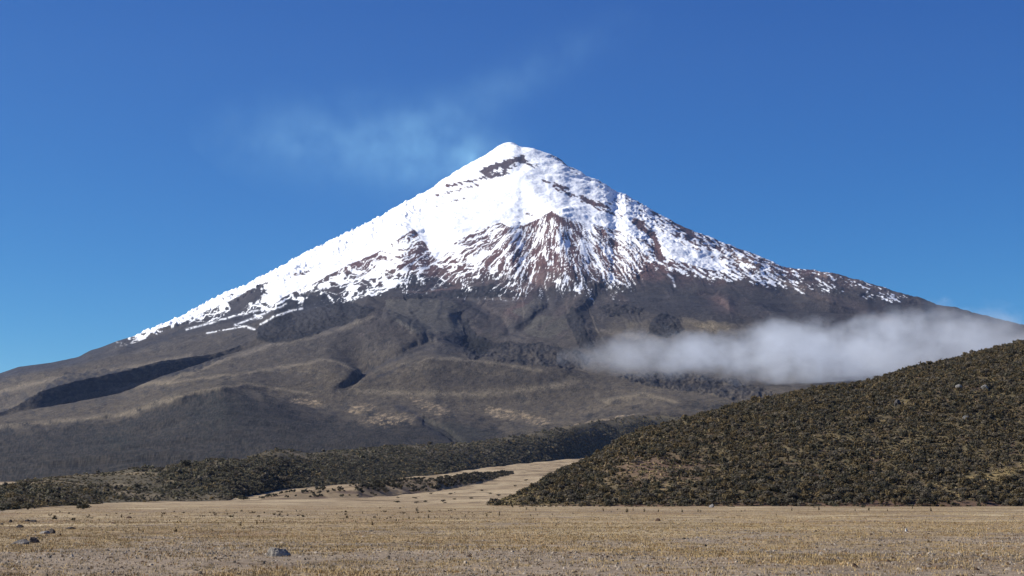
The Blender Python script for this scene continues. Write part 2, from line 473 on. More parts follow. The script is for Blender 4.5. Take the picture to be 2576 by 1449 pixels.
vb1 = np.interp(u + 4 * fbm(u / 14, v / 14, 2, 55), VB1[:, 0], VB1[:, 1]); vb2 = np.interp(u, VB2[:, 0], VB2[:, 1])

# ---- surface colours (albedo)
def rank(n, s=0.33):
    return 0.5 * (1 + np.tanh(n / s))
nA = fbm(XX / 420, DD / 420, 5, 101); nB = fbm(u / 34, v / 22, 4, 102); nC = fbm(u / 7, v / 5, 3, 103)
C = np.empty(u.shape + (3,)); C[:] = (0.088, 0.072, 0.053)
nD = fbm(u / 16, v / 9, 4, 104)
C = lerp3(C, (0.122, 0.099, 0.070), smooth(0.0, 0.5, nA) * 0.8)
C = lerp3(C, (0.058, 0.051, 0.043), smooth(0.0, 0.6, nB - 0.2 * nA))
C = lerp3(C, (0.050, 0.045, 0.041), smooth(0.08, 0.45, nD) * 0.7)
C = lerp3(C, (0.125, 0.104, 0.072), smooth(0.12, 0.5, -nD) * 0.5)
lava = smooth(905, 770, v + 45 * nB + 30 * nA) * smooth(700, 860, u + 0.5 * (900 - v)) + smooth(700, 830, 900 - 0.0 * v) * 0
lava = np.clip(lava + smooth(860, 790, v + 20 * nB) * isCone, 0, 1)
C = lerp3(C, (0.052, 0.047, 0.050), lava * (0.75 + 0.25 * nC))
drn = np.abs(streak(u, v, 53, 7.0, 1 / 260.0, 3)); drf = np.abs(streak(u, v, 57, 15.0, 1 / 150.0, 3))
dz_ = smooth(670, 730, v) * smooth(930, 830, v) * smooth(820, 1000, u)
C = lerp3(C, (0.024, 0.023, 0.027), dz_ * np.clip(smooth(0.035, 0.008, drn) * 0.75 * smooth(-0.25, 0.2, nB) + smooth(0.03, 0.008, drf) * 0.7 * smooth(-0.1, 0.3, nA), 0, 1))
C = lerp3(C, (0.115, 0.086, 0.078), dz_ * smooth(0.02, 0.04, drf) * smooth(0.075, 0.05, drf) * smooth(-0.1, 0.25, nB) * 0.7)
C = lerp3(C, (0.100, 0.078, 0.068), dz_ * smooth(0.10, 0.14, drn) * smooth(0.24, 0.15, drn) * smooth(-0.1, 0.3, nB) * 0.6)
red = smooth(740, 660, v - 30 * nB) * isCone
C = lerp3(C, (0.098, 0.050, 0.046), np.clip(red + 0.6 * smooth(0.15, 0.5, fbm(u / 80, v / 50, 3, 109)) * smooth(800, 700, v), 0, 1) * (0.8 + 0.2 * nC))
C = lerp3(C, (0.060, 0.050, 0.055), smooth(470, 440, v) * 0.8)
# upper rim of the left flank is dark lava above brown grass
rim = smooth(26, 8, v - ae2uv(AG, SIL_E)[1][None, :] + 8 * nB) * smooth(420, 250, u)
C = lerp3(C, (0.045, 0.045, 0.052), rim * 0.9)
# reddish and tan levees on the right flank
d, s, fr = polydist(u, v + 6 * nB, [(1840, 640), (1950, 697), (2050, 742), (2150, 772), (2250, 808)])
C = lerp3(C, (0.17, 0.118, 0.088), np.exp(-(d / 13) ** 2) * (0.6 + 0.4 * nC))
d, s, fr = polydist(u, v + 6 * nB, [(2060, 690), (2160, 715), (2260, 742)])
C = lerp3(C, (0.15, 0.105, 0.085), np.exp(-(d / 9) ** 2) * 0.7)
for b in [(1810, 765, 34, 22, 0.5), (1330, 720, 60, 16, -0.4), (1110, 722, 60, 14, -0.1), (1300, 775, 26, 16, -0.5), (1560, 690, 60, 18, 0.3)]:
    C = lerp3(C, (0.135, 0.080, 0.068), np.clip(blob(u + 22 * nB, v + 12 * nB, *b) * 1.3, 0, 1) * 0.85)
# tan hill below the right flank, olive terraces
C = lerp3(C, (0.20, 0.155, 0.085), np.clip(blob(u, v, 1790, 822, 95, 18, 0.08) * 1.4 * (0.7 + 0.6 * nB), 0, 1))
C = lerp3(C, (0.14, 0.112, 0.066), np.clip(blob(u, v, 1600, 830, 110, 40) * (0.5 + 1.0 * nB), 0, 1))
# dark shrub cover on the front of the big left hill
ecr = np.interp(np.broadcast_to(AG[None, :], u.shape), AG, ae2uv(AG, LE[2])[1])
veg = smooth(-8, 30, v - ecr + 30 * nB) * smooth(3700, 3300, DD) * smooth(1450, 1150, u)
veg = np.clip(veg + smooth(0.1, 0.5, nB) * smooth(3700, 3300, DD) * 0.5, 0, 1)
C = lerp3(C, (0.052, 0.045, 0.037), veg * 0.9)
vn = fbm(u / 5.5, v / 3.6, 2, 110)
C = lerp3(C, (0.016, 0.018, 0.016), veg * smooth(0.0, 0.35, vn + 0.25 * nB))
C = lerp3(C, (0.020, 0.027, 0.024), np.clip(blob(u, v, 560, 1030, 90, 60) + blob(u, v, 290, 1110, 70, 25), 0, 1) * smooth(-0.25, 0.3, vn) * 0.8)
sp = smooth(0.32, 0.5, fbm(u / 6, v / 4, 2, 120)) * smooth(860, 930, v)
C = lerp3(C, (0.035, 0.036, 0.028), sp * 0.8)
# dry crests with their sunlit tone painted in, and darker hollows of the hummocks
def paint(pts, w, colr, k, nmix=0.5):
    global C
    d, s, fr = polydist(u + 8 * nB, v + 6 * nB, pts)
    C = lerp3(C, colr, np.exp(-(d / w) ** 2) * k * np.clip(1 - nmix + nmix * (0.5 + 1.2 * nC), 0, 1))
def patch(pts, colr, k, nmix=0.4):
    global C
    m = polymask(u + 14 * nB, v + 9 * nB + 2 * nC, pts)
    C = lerp3(C, colr, m * k * np.clip(1 - nmix + nmix * (0.5 + 1.5 * nC), 0, 1))
LIT_DRY, DIM = (0.205, 0.168, 0.115), (0.050, 0.044, 0.040)  # dry grass plus painted crest light; scrub plus painted face shade
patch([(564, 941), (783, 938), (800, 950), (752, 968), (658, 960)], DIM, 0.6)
patch([(800, 912), (845, 910), (910, 945), (880, 952), (830, 935)], DIM, 0.55)  # face below the crest, its shade painted dim
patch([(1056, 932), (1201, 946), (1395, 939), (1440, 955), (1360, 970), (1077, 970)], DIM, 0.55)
patch([(1056, 1055), (1150, 1062), (1254, 1092), (1183, 1110), (1130, 1112)], (0.04, 0.04, 0.033), 0.7)
patch([(972, 757), (1060, 748), (1148, 762), (1176, 836), (1110, 845), (1042, 836), (980, 800)], (0.112, 0.102, 0.082), 0.9, 0.15)
patch([(1289, 787), (1355, 742), (1372, 766), (1324, 800)], (0.118, 0.104, 0.084), 0.95, 0.15)
patch([(1200, 752), (1290, 745), (1300, 765), (1240, 800), (1195, 775)], (0.110, 0.088, 0.076), 0.85, 0.2)
patch([(1330, 800), (1420, 790), (1430, 830), (1380, 850), (1320, 840)], (0.105, 0.095, 0.070), 0.85, 0.25)
patch([(1260, 842), (1300, 832), (1330, 848), (1318, 866), (1270, 862)], (0.125, 0.105, 0.085), 0.7, 0.3)
patch([(1040, 845), (1090, 838), (1150, 850), (1175, 885), (1110, 892), (1060, 880)], (0.092, 0.080, 0.068), 0.8, 0.3)
patch([(1590, 700), (1680, 715), (1800, 760), (1890, 815), (1760, 805), (1640, 790), (1560, 740)], (0.044, 0.042, 0.046), 0.7, 0.25)
patch([(1880, 740), (2100, 790), (2250, 812), (2150, 830), (1980, 815)], (0.050, 0.046, 0.048), 0.6, 0.25)
patch([(610, 800), (700, 790), (760, 800), (640, 850), (600, 880), (560, 885)], (0.060, 0.054, 0.052), 0.5, 0.3)
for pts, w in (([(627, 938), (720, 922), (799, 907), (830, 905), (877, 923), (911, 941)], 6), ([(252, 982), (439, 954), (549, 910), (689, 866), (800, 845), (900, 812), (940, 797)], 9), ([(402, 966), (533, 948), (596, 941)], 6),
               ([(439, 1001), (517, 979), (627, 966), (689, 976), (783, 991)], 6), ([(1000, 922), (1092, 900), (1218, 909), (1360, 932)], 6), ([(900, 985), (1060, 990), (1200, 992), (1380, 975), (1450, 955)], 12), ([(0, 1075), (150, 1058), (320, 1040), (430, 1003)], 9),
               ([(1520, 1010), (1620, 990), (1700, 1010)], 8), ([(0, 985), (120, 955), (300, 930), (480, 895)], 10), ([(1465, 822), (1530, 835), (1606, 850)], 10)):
    paint(pts, w * 0.62, LIT_DRY, 0.75, 0.35)
for pts, w in (([(1314, 741), (1282, 780), (1261, 833)], 4), ([(1240, 800), (1210, 830), (1190, 850)], 4), ([(1435, 740), (1400, 790), (1360, 830)], 5), ([(1500, 700), (1440, 760), (1400, 800)], 5)):
    paint(pts, w, (0.125, 0.092, 0.075), 0.7)
for pts, w in (([(852, 966), (886, 963), (908, 945)], 4), ([(1257, 843), (1289, 842), (1321, 852)], 3), ([(1000, 1023), (1042, 1037), (1077, 1076), (1130, 1111)], 6), ([(905, 947), (960, 918), (1020, 890), (1090, 868)], 4), ([(930, 960), (990, 930), (1060, 905)], 3),
               ([(1035, 782), (1060, 822), (1072, 838)], 4), ([(1150, 760), (1165, 790), (1180, 830), (1215, 860)], 7), ([(1370, 735), (1376, 765), (1335, 800), (1275, 832)], 6), ([(1480, 870), (1462, 830), (1470, 790)], 7), ([(1840, 655), (1950, 708), (2050, 752), (2160, 784)], 3),
               ([(330, 868), (400, 850), (520, 818), (640, 782)], 9), ([(420, 852), (330, 880), (200, 912)], 7)):
    paint(pts, w, (0.030, 0.030, 0.036), 0.85)
# pale bare scars
sc_n = smooth(-0.05, 0.3, fbm((u - 1.6 * v) / 26, (v + 0.3 * u) / 5.5, 5, 131, 0.65))
sc = np.zeros(u.shape)
for b in [(905, 1028, 34, 11, -0.1), (975, 1055, 62, 16, -0.05), (1085, 1025, 55, 12, 0.35), (1262, 1040, 45, 12, 0.25), (1345, 1056, 45, 12, 0.3), (770, 1012, 40, 8, 0.1), (1300, 1112, 30, 5, -0.3), (1500, 1060, 90, 5, -0.2)]:
    sc = np.maximum(sc, np.clip(blob(u, v, *b) * 1.7, 0, 1))
C = lerp3(C, (0.32, 0.245, 0.155), np.clip(sc * 1.2 * (0.4 + sc_n) - 0.35 + 0.6 * nD, 0, 1) * 0.9)
# rock walls: dark lava, darkened further with painted shade
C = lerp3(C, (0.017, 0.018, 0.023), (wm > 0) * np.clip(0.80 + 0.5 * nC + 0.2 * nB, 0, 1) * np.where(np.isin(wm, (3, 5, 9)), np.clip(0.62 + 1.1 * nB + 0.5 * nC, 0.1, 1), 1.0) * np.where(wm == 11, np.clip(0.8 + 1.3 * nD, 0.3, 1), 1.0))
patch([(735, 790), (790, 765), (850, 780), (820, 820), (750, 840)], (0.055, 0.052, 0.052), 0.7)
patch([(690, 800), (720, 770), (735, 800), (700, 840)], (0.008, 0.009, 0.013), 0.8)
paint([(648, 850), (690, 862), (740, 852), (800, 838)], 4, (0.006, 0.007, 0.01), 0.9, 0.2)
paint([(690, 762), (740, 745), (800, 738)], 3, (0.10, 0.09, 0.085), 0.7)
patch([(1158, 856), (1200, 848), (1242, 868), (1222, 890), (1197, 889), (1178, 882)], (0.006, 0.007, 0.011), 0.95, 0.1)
sp2 = smooth(0.10, 0.34, fbm(u / 3.4, v / 2.3, 2, 125) + 0.35 * nB)
C = lerp3(C * (1 - 0.12 * veg)[..., None], (0.012, 0.013, 0.014), np.clip(veg + 0.25 * smooth(880, 960, v) * smooth(0.0, 0.3, nB), 0, 1) * sp2 * 0.85)
# snow
tt = (v - vb1) / np.maximum(vb2 - vb1, 8)
creg = fbm(u / 70, v / 60, 3, 151)
cov = np.where(tt < 0, 1.15, 0.43 + 0.50 * creg - 0.30 * smooth(0.6, 1.15, tt))
cov = np.where(tt > 1.1, np.minimum(cov, 0.10 - 0.25 * (tt - 1.1)), cov)
cov = np.where(tt >= 0, cov - 0.20 * smooth(1900, 2050, u) - 0.5 * smooth(2230, 2360, u), cov)
# right face gets patchier towards the right
rz = smooth(0, 110, u - np.interp(v, [380, 420, 520, 600, 660], [1370, 1330, 1480, 1640, 1760]))
cov = np.where(tt < 0, 1.15 - rz * (0.34 + 0.36 * smooth(1560, 1750, u) + 0.18 * smooth(1900, 2030, u) + 0.3 * smooth(2180, 2360, u)), cov)
# left margin rock amid the ice, crevassed bands, summit rock wall
def band(pts, w, c):
    global cov
    d, s, fr = polydist(u + 5 * nB, v + 4 * nB, pts)
    cov = cov - c * np.exp(-(d / w) ** 2)
band([(1215, 432), (1240, 420), (1275, 410), (1312, 398)], 9, 1.35)
band([(1222, 440), (1260, 432), (1300, 418)], 6, 0.7)
band([(1120, 468), (1170, 458), (1235, 446), (1280, 436)], 5, 0.85)
band([(1100, 492), (1160, 474), (1210, 464)], 5, 0.75)
band([(1080, 522), (1130, 508), (1170, 500)], 4, 0.5)
band([(1040, 545), (1080, 532)], 4, 0.45)
band([(1320, 408), (1345, 420)], 8, 0.8)
band([(1380, 384), (1400, 394), (1418, 408)], 5, 0.75)
band([(1365, 455), (1400, 465), (1430, 478)], 7, 0.6)
band([(1395, 470), (1430, 490), (1470, 500), (1530, 520)], 9, 0.6)
band([(1470, 505), (1520, 530), (1560, 545)], 8, 0.6)
band([(1600, 560), (1640, 590), (1660, 640)], 10, 1.2)
band([(1690, 545), (1740, 590)], 8, 0.5)
band([(1325, 536), (1338, 540)], 5, 0.7)
band([(745, 692), (778, 682)], 6, 0.9)
band([(600, 768), (640, 745), (665, 735)], 12, 0.9)
band([(650, 720), (670, 712)], 5, 0.9)
band([(560, 752), (590, 738)], 4, 0.7)
band([(1375, 545), (1392, 538), (1408, 552)], 10, 0.5)
band([(1410, 555), (1450, 575), (1475, 610)], 9, 0.3)
band([(1350, 640), (1375, 610), (1395, 640), (1385, 680)], 10, 0.25)
lowl = smooth(700, 450, u) * (v > ae2uv(AG, SIL_E)[1][None, :] + 18)
cov = cov - 0.35 * lowl
def ecdf(val, sel):
    s_ = np.sort(val[sel][::23]); return np.searchsorted(s_, val) / len(s_)
st1 = streak(u, v, 31); st2 = streak(u, v, 33, 26.0, 1 / 34.0, 3)
fine = fbm(u / 8, v / 5, 3, 35)
ln = fbm((u * 0.87 + v * 0.5) / 26, (v * 0.87 - u * 0.5) / 6, 3, 36)
veinA = np.abs(streak(u, v, 37, 13.0, 1 / 150.0, 2) + 0.12 * fine); veinB = np.abs(streak(u, v, 39, 30.0, 1 / 60.0, 2) + 0.15 * fine)
vein = np.minimum(veinA, 1.5 * veinB + 0.02) * (1 + 0.5 * fbm(u / 28, v / 24, 3, 38)) + 0.10 * st1
fz = (tt > 0) & (tt < 1.1) & (u > 880) & (u < 1650) & (isCone > 0.5)
rn = ecdf(vein, fz)
rn2 = rank(0.45 * fine + 0.8 * ln, 0.36)
q = smooth(1560, 1700, u)
rn = rn * (1 - q) + rn2 * q
rn = np.where(tt < 0, rn2, rn)
snow = smooth(-0.07, 0.07, cov - rn) * isCone
snow = snow * smooth(880, 840, v)
d, s, fr = polydist(u, v, [(520, 838), (620, 820)]); snow = np.maximum(snow, 0.8 * np.exp(-(d / 1.6) ** 2) * (nC > -0.1))
for ln_ in ([(470, 830), (560, 803), (660, 778)], [(590, 818), (680, 782), (720, 765)], [(655, 815), (690, 795), (760, 775)], [(1680, 690), (1692, 700), (1697, 720)], [(1270, 640), (1285, 672), (1280, 700)], [(590, 815), (640, 828)]):
    d, s, fr = polydist(u + 3 * nB, v + 3 * nB, ln_)
    snow = np.maximum(snow, 0.85 * np.exp(-(d / 2.2) ** 2) * smooth(-0.2, 0.1, fine + 0.1))
lum = C.mean(-1, keepdims=True)
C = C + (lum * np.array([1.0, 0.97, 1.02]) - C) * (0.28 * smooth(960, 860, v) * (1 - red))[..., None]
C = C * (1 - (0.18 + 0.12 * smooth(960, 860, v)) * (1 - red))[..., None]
grain = np.random.default_rng(77).normal(size=u.shape)
C = C * np.clip(1 + 0.26 * grain * (0.6 + 0.6 * smooth(-0.2, 0.3, nB)), 0.4, 1.8)[..., None]
SN = np.empty(C.shape); SN[:] = (0.90, 0.92, 0.94)
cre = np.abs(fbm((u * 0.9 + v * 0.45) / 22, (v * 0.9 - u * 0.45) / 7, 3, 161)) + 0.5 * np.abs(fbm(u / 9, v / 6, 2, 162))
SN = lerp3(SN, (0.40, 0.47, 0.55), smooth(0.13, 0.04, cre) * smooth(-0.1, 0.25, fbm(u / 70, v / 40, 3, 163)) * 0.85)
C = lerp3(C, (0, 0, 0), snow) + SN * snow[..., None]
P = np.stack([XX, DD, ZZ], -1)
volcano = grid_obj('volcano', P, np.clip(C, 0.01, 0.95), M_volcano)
tag(volcano, 'snow-capped volcano cone with brown lava foothills', 'mountain', kind='structure')
del C, P, cov, rn, rn2, st1, st2, fine, ln, nA, nB, nC

# ------------------------------------------------------------------ plain and the pale valley floor rising behind it
VG_D = np.array([-200, 260, 450, 620, 800, 1200, 1800, 2500, 3300], float)
VG_Z = np.array([0, 0, -0.02, 0.9, 3.3, 12.5, 32.5, 62.0, 95.0], float)
def ground_z(x, y):
    x = np.asarray(x, float); y = np.asarray(y, float)
    z = np.interp(y, VG_D, VG_Z)
    far = smooth(150, 700, y)
    z = z + 0.05 * fbm(x / 14, y / 9, 3, 201) * smooth(0, 30, np.abs(y) + 20) + 0.16 * fbm(x / 45, y / 30, 2, 202)
    z = z + far * (0.5 * fbm(x / 60, y / 40, 3, 203) + 1.6 * smooth(800, 1800, y) * fbm(x / 120, y / 90, 3, 204))
    return z
def gravel(x, y):
    """0 grass .. 1 bare grey gravel"""
    n = fbm(x / 9, y / 14, 4, 211) + 0.5 * fbm(x / 2.2, y / 3.0, 3, 212)
    near = smooth(95, 45, y + 12 * fbm(x / 10, y / 20, 2, 213) - 0.5 * x)
    return smooth(-0.15, 0.5, n - 0.15 + 0.55 * near)

gy = np.concatenate([np.linspace(-80, 36, 12, endpoint=False), np.geomspace(36, 450, 420, endpoint=False), np.geomspace(450, 3200, 260)])
ga = np.linspace(-0.46, 0.46, 760)
GY, GA = np.meshgrid(gy, ga, indexing='ij')
GX = GA * (GY + 130)
GZ = ground_z(GX, GY)
gm = gravel(GX, GY)
C = np.empty(GX.shape + (3,)); C[:] = (0.355, 0.270, 0.160)
n1 = fbm(GX / 22, GY / 40, 4, 221); n2 = fbm(GX / 5, GY / 12, 3, 222)
C = lerp3(C, (0.415, 0.33, 0.205), smooth(0.0, 0.5, n1))
C = lerp3(C, (0.27, 0.185, 0.105), smooth(0.1, 0.55, -n1 + 0.4 * n2))
C = lerp3(C, (0.265, 0.215, 0.165), gm * 0.85)
n3 = fbm(GX / 3.0, GY / 6.0, 4, 223)
C = lerp3(C, (0.14, 0.10, 0.062), smooth(0.15, 0.5, n3) * 0.6)
bnd = fbm(GX / 26, GY / 7, 4, 226); bnd2 = fbm(GX / 40, GY / 14, 4, 227)
C = lerp3(C, (0.19, 0.135, 0.080), smooth(0.12, 0.42, bnd) * 0.6)
C = lerp3(C, (0.26, 0.20, 0.145), smooth(0.1, 0.4, bnd2) * smooth(90, 160, GY) * 0.6)
pale = smooth(0.22, 0.36, fbm(GX / 18, GY / 16, 3, 225)) * smooth(60, 110, GY)
C = lerp3(C, (0.52, 0.43, 0.28), pale * 0.85)
fan_w = smooth(420, 560, GY)
fc = 0.5 + 0.9 * fbm(GX / 30 - GY / 160, GY / 120, 4, 231)
C = lerp3(C, (0.30, 0.225, 0.14), fan_w * 0.8)
C = lerp3(C, (0.46, 0.37, 0.24), fan_w * np.clip(fc * 1.3 - 0.1, 0, 1))
C = lerp3(C, (0.22, 0.165, 0.10), fan_w * smooth(0.05, 0.3, fbm(GX / 26 - GY / 200, GY / 60, 5, 232)) * 0.9)
C = lerp3(C, (0.13, 0.095, 0.06), fan_w * smooth(0.2, 0.4, fbm(GX / 10 - GY / 90, GY / 24, 4, 233)) * 0.8)
step = np.exp(-((GY - 235 - 12 * fbm(GX / 60, GX * 0, 2, 240)) / 6.0) ** 2) * smooth(-60, -10, GX)
C = lerp3(C, (0.15, 0.105, 0.065), step * 0.55)
plain = grid_obj('plain', np.stack([GX, GY, GZ], -1), np.clip(C * np.array([0.86, 0.83, 0.78]), 0.01, 0.9), M_plain)
tag(plain, 'flat dry grass plain with grey gravel patches', 'ground', kind='structure')

# ------------------------------------------------------------------ lofted near hills
def hill_surface(foot_uv, foot_D, crest_uv, crest_D, ulist, nrow, back, seed, rough, tail=0.0):
    ulist = np.asarray(ulist, float)
    fp = np.array(foot_uv, float); cp = np.array(crest_uv, float)
    fD = np.interp(ulist, *np.array(foot_D, float).T); cD = np.interp(ulist, *np.array(crest_D, float).T)
    fv = np.interp(ulist, fp[:, 0], fp[:, 1]); cv = np.interp(ulist, cp[:, 0], cp[:, 1])
    af, ef = uv2ae(ulist, fv); ac, ec = uv2ae(ulist, cv)
    t = np.concatenate([np.linspace(-0.12, 1, nrow), np.linspace(1, 1 + back, max(nrow // 3, 8))[1:]])[:, None]
    tc = np.clip(t, 0, 1)
    D = fD[None] + (cD - fD)[None] * t
    a = af[None] + (ac - af)[None] * tc
    zf = ground_z(af * fD, fD) ; zc = CAMZ + ec * cD
    prof_ = tc * 0.62 + 0.38 * np.sin(tc * math.pi / 2) ** 1.3
    z = zf[None] + (zc - zf)[None] * prof_
    z = np.where(t < 0, zf[None] + t * (zc - zf)[None] * 1.0 - 0.4, z)
    z = np.where(t > 1, zc[None] - (zc - zf)[None] * ((t - 1) / back) ** 1.5 * 1.1, z)
    x = a * D
    amp = (zc - zf)[None] * rough * np.clip(1 - np.abs(t - 0.5) / 0.7, 0, 1)
    z = z + amp * fbm(x / 34, D / 40, 4, seed)
    return x, D, z, t

# right hill
HF = [(1225, 1272), (1300, 1271), (1500, 1273), (1800, 1275), (2200, 1275), (2950, 1274)]
HFD = [(1225, 432), (1500, 420), (1800, 408), (2200, 400), (2950, 395)]
HC = [(1225, 1268), (1260, 1256), (1330, 1230), (1400, 1192), (1470, 1163), (1510, 1146), (1560, 1105), (1620, 1080), (1700, 1060), (1850, 1022), (1950, 1000), (2050, 981), (2120, 969), (2200, 955), (2300, 927), (2380, 908), (2480, 884), (2576, 862), (2750, 835), (2950, 815)]
HCD = [(1225, 445), (1400, 485), (1510, 515), (1800, 560), (2200, 615), (2576, 665), (2950, 710)]
hu = np.linspace(1225, 2950, 520)
hx, hy, hz, ht = hill_surface(HF, HFD, HC, HCD, hu, 260, 1.0, 301, 0.08)
hz = hz + smooth(0.0, 0.5, ht) * (1.3 * fbm(hx / 22, hy / 26, 3, 302) + 0.5 * fbm(hx / 6, hy / 7, 2, 303))
def hill_zone(x, y, z):
    """0 bare gold grass .. 1 thick shrubs"""
    e = (z - CAMZ) / y; a = x / y
    uu, vv = ae2uv(a, e)
    n = fbm(x / 16, y / 16, 3, 311) * 0.9 + 0.5 * fbm(x / 5, y / 5, 2, 312)
    w = 0.74 + 0.9 * n
    w = w - 1.1 * np.exp(-((uu - 2510) / 95) ** 2 - ((vv - 1200 + 0.25 * (uu - 2490)) / 22) ** 2)
    w = w - 0.55 * np.exp(-((uu - 1650) / 110) ** 2 - ((vv - 1178) / 32) ** 2)
    w = w - 0.5 * smooth(1420, 1260, uu) - 0.25 * smooth(1800, 1650, uu) * smooth(1130, 1230, vv)
    w = w + 0.25 * np.exp(-((vv - 1225) / 40) ** 2 - ((uu - 1480) / 130) ** 2)
    return np.clip(w, 0.05, 1), uu, vv
C = np.empty(hx.shape + (3,)); C[:] = (0.105, 0.082, 0.046)
n1 = fbm(hx / 9, hy / 9, 4, 321); n2 = fbm(hx / 3, hy / 3, 3, 322)
C = lerp3(C, (0.095, 0.062, 0.044), smooth(0.0, 0.5, n1))
C = lerp3(C, (0.07, 0.062, 0.034), smooth(0.0, 0.5, n2 - 0.3 * n1))
hzone, huu, hvv = hill_zone(hx, hy, hz)
C = lerp3(C, (0.21, 0.155, 0.07), smooth(0.45, 0.1, hzone) * 0.8)
C = lerp3(C, (0.125, 0.078, 0.058), np.exp(-((huu - 1650) / 120) ** 2 - ((hvv - 1178) / 36) ** 2) * 0.9)
C = lerp3(C, (0.12, 0.07, 0.05), smooth(0.06, 0.0, ht) * 0.8)
hill = grid_obj('hill', np.stack([hx, hy, hz], -1), C, M_hill)
tag(hill, 'shrub-covered hill rising to the right of the plain', 'hill', kind='structure')

# diagonal ridge on the left
RF = [(-330, 1292), (0, 1287), (150, 1272), (260, 1264), (420, 1259), (570, 1256), (640, 1246), (700, 1236), (900, 1215), (1100, 1196), (1200, 1181), (1400, 1163), (1500, 1151), (1720, 1130)]
RFD = [(-330, 230), (0, 250), (150, 400), (260, 520), (420, 590), (570, 640), (700, 930), (900, 1180), (1100, 1500), (1200, 1800), (1400, 2250), (1500, 2500), (1720, 2700)]
ru = np.linspace(-330, 1720, 700)
rx, ry, rz_, rt = hill_surface(RF, RFD, RIDGE_CREST, RIDGE_CD, ru, 150, 0.5, 401, 0.10)
def ridge_zone(x, y, z):
    uu, vv = ae2uv(x / y, (z - CAMZ) / y)
    n = fbm(x / 40, y / 60, 3, 411)
    w = 0.35 + 0.8 * n
    w = w + 0.9 * np.exp(-((uu - 900) / 330) ** 2 - ((vv - 1190) / 45) ** 2) + 0.6 * np.exp(-((uu - 560) / 140) ** 2 - ((vv - 1205) / 30) ** 2)
    w = w + 0.7 * smooth(1180, 1350, uu) * smooth(1075, 1110, vv + 0.12 * (uu - 1400))
    w = w - 0.6 * np.exp(-((uu - 250) / 150) ** 2 - ((vv - 1210) / 16) ** 2) - 0.16 * smooth(520, 300, uu) - 0.6 * np.exp(-((uu - 720) / 110) ** 2 - ((vv - 1143) / 12) ** 2) - 0.5 * np.exp(-((uu - 540) / 80) ** 2 - ((vv - 1166) / 9) ** 2)
    return np.clip(w, 0.06, 1), uu, vv
zw, uu, vv = ridge_zone(rx, ry, rz_)
C = np.empty(rx.shape + (3,)); C[:] = (0.105, 0.086, 0.052)
n1 = fbm(rx / 30, ry / 40, 4, 421)
n2 = fbm(rx / 7, ry / 12, 4, 423)
C = lerp3(C, (0.26, 0.20, 0.12), smooth(0.05, 0.4, n1 + 0.5 * n2) * smooth(700, 300, uu))
C = lerp3(C, (0.085, 0.075, 0.045), smooth(0.1, 0.4, n2))
C = lerp3(C, (0.24, 0.185, 0.11), smooth(0.0, 0.5, n1) * 0.6)
C = lerp3(C, (0.060, 0.056, 0.036), smooth(0.45, 0.95, zw))
ridge = grid_obj('ridge', np.stack([rx, ry, rz_], -1), C, M_hill)
tag(ridge, 'low dark shrubby ridge left of the pale valley', 'ridge', kind='structure')

# low eroded mounds in front of the ridge
MF = [(640, 1262), (690, 1262), (900, 1257), (1100, 1240), (1200, 1218), (1290, 1195)]
MC = [(640, 1258), (700, 1243), (800, 1231), (900, 1220), (1000, 1207), (1100, 1203), (1200, 1192), (1290, 1187)]
MFD = [(640, 640), (900, 700), (1100, 900), (1200, 1150), (1290, 1500)]
MCD = [(640, 720), (900, 800), (1100, 1020), (1200, 1300), (1290, 1600)]
mu = np.linspace(640, 1290, 240)
mx_, my_, mz_, mt = hill_surface(MF, MFD, MC, MCD, mu, 60, 0.8, 451, 0.25)
C = np.empty(mx_.shape + (3,)); C[:] = (0.21, 0.155, 0.09)
n1 = fbm(mx_ / 14, my_ / 24, 4, 461)
C = lerp3(C, (0.11, 0.075, 0.05), smooth(0.0, 0.4, n1))
C = lerp3(C, (0.30, 0.22, 0.13), smooth(0.1, 0.5, -n1))
mound = grid_obj('mound', np.stack([mx_, my_, mz_], -1), C, M_hill)
tag(mound, 'low eroded brown mounds at the foot of the ridge', 'mound', kind='structure')

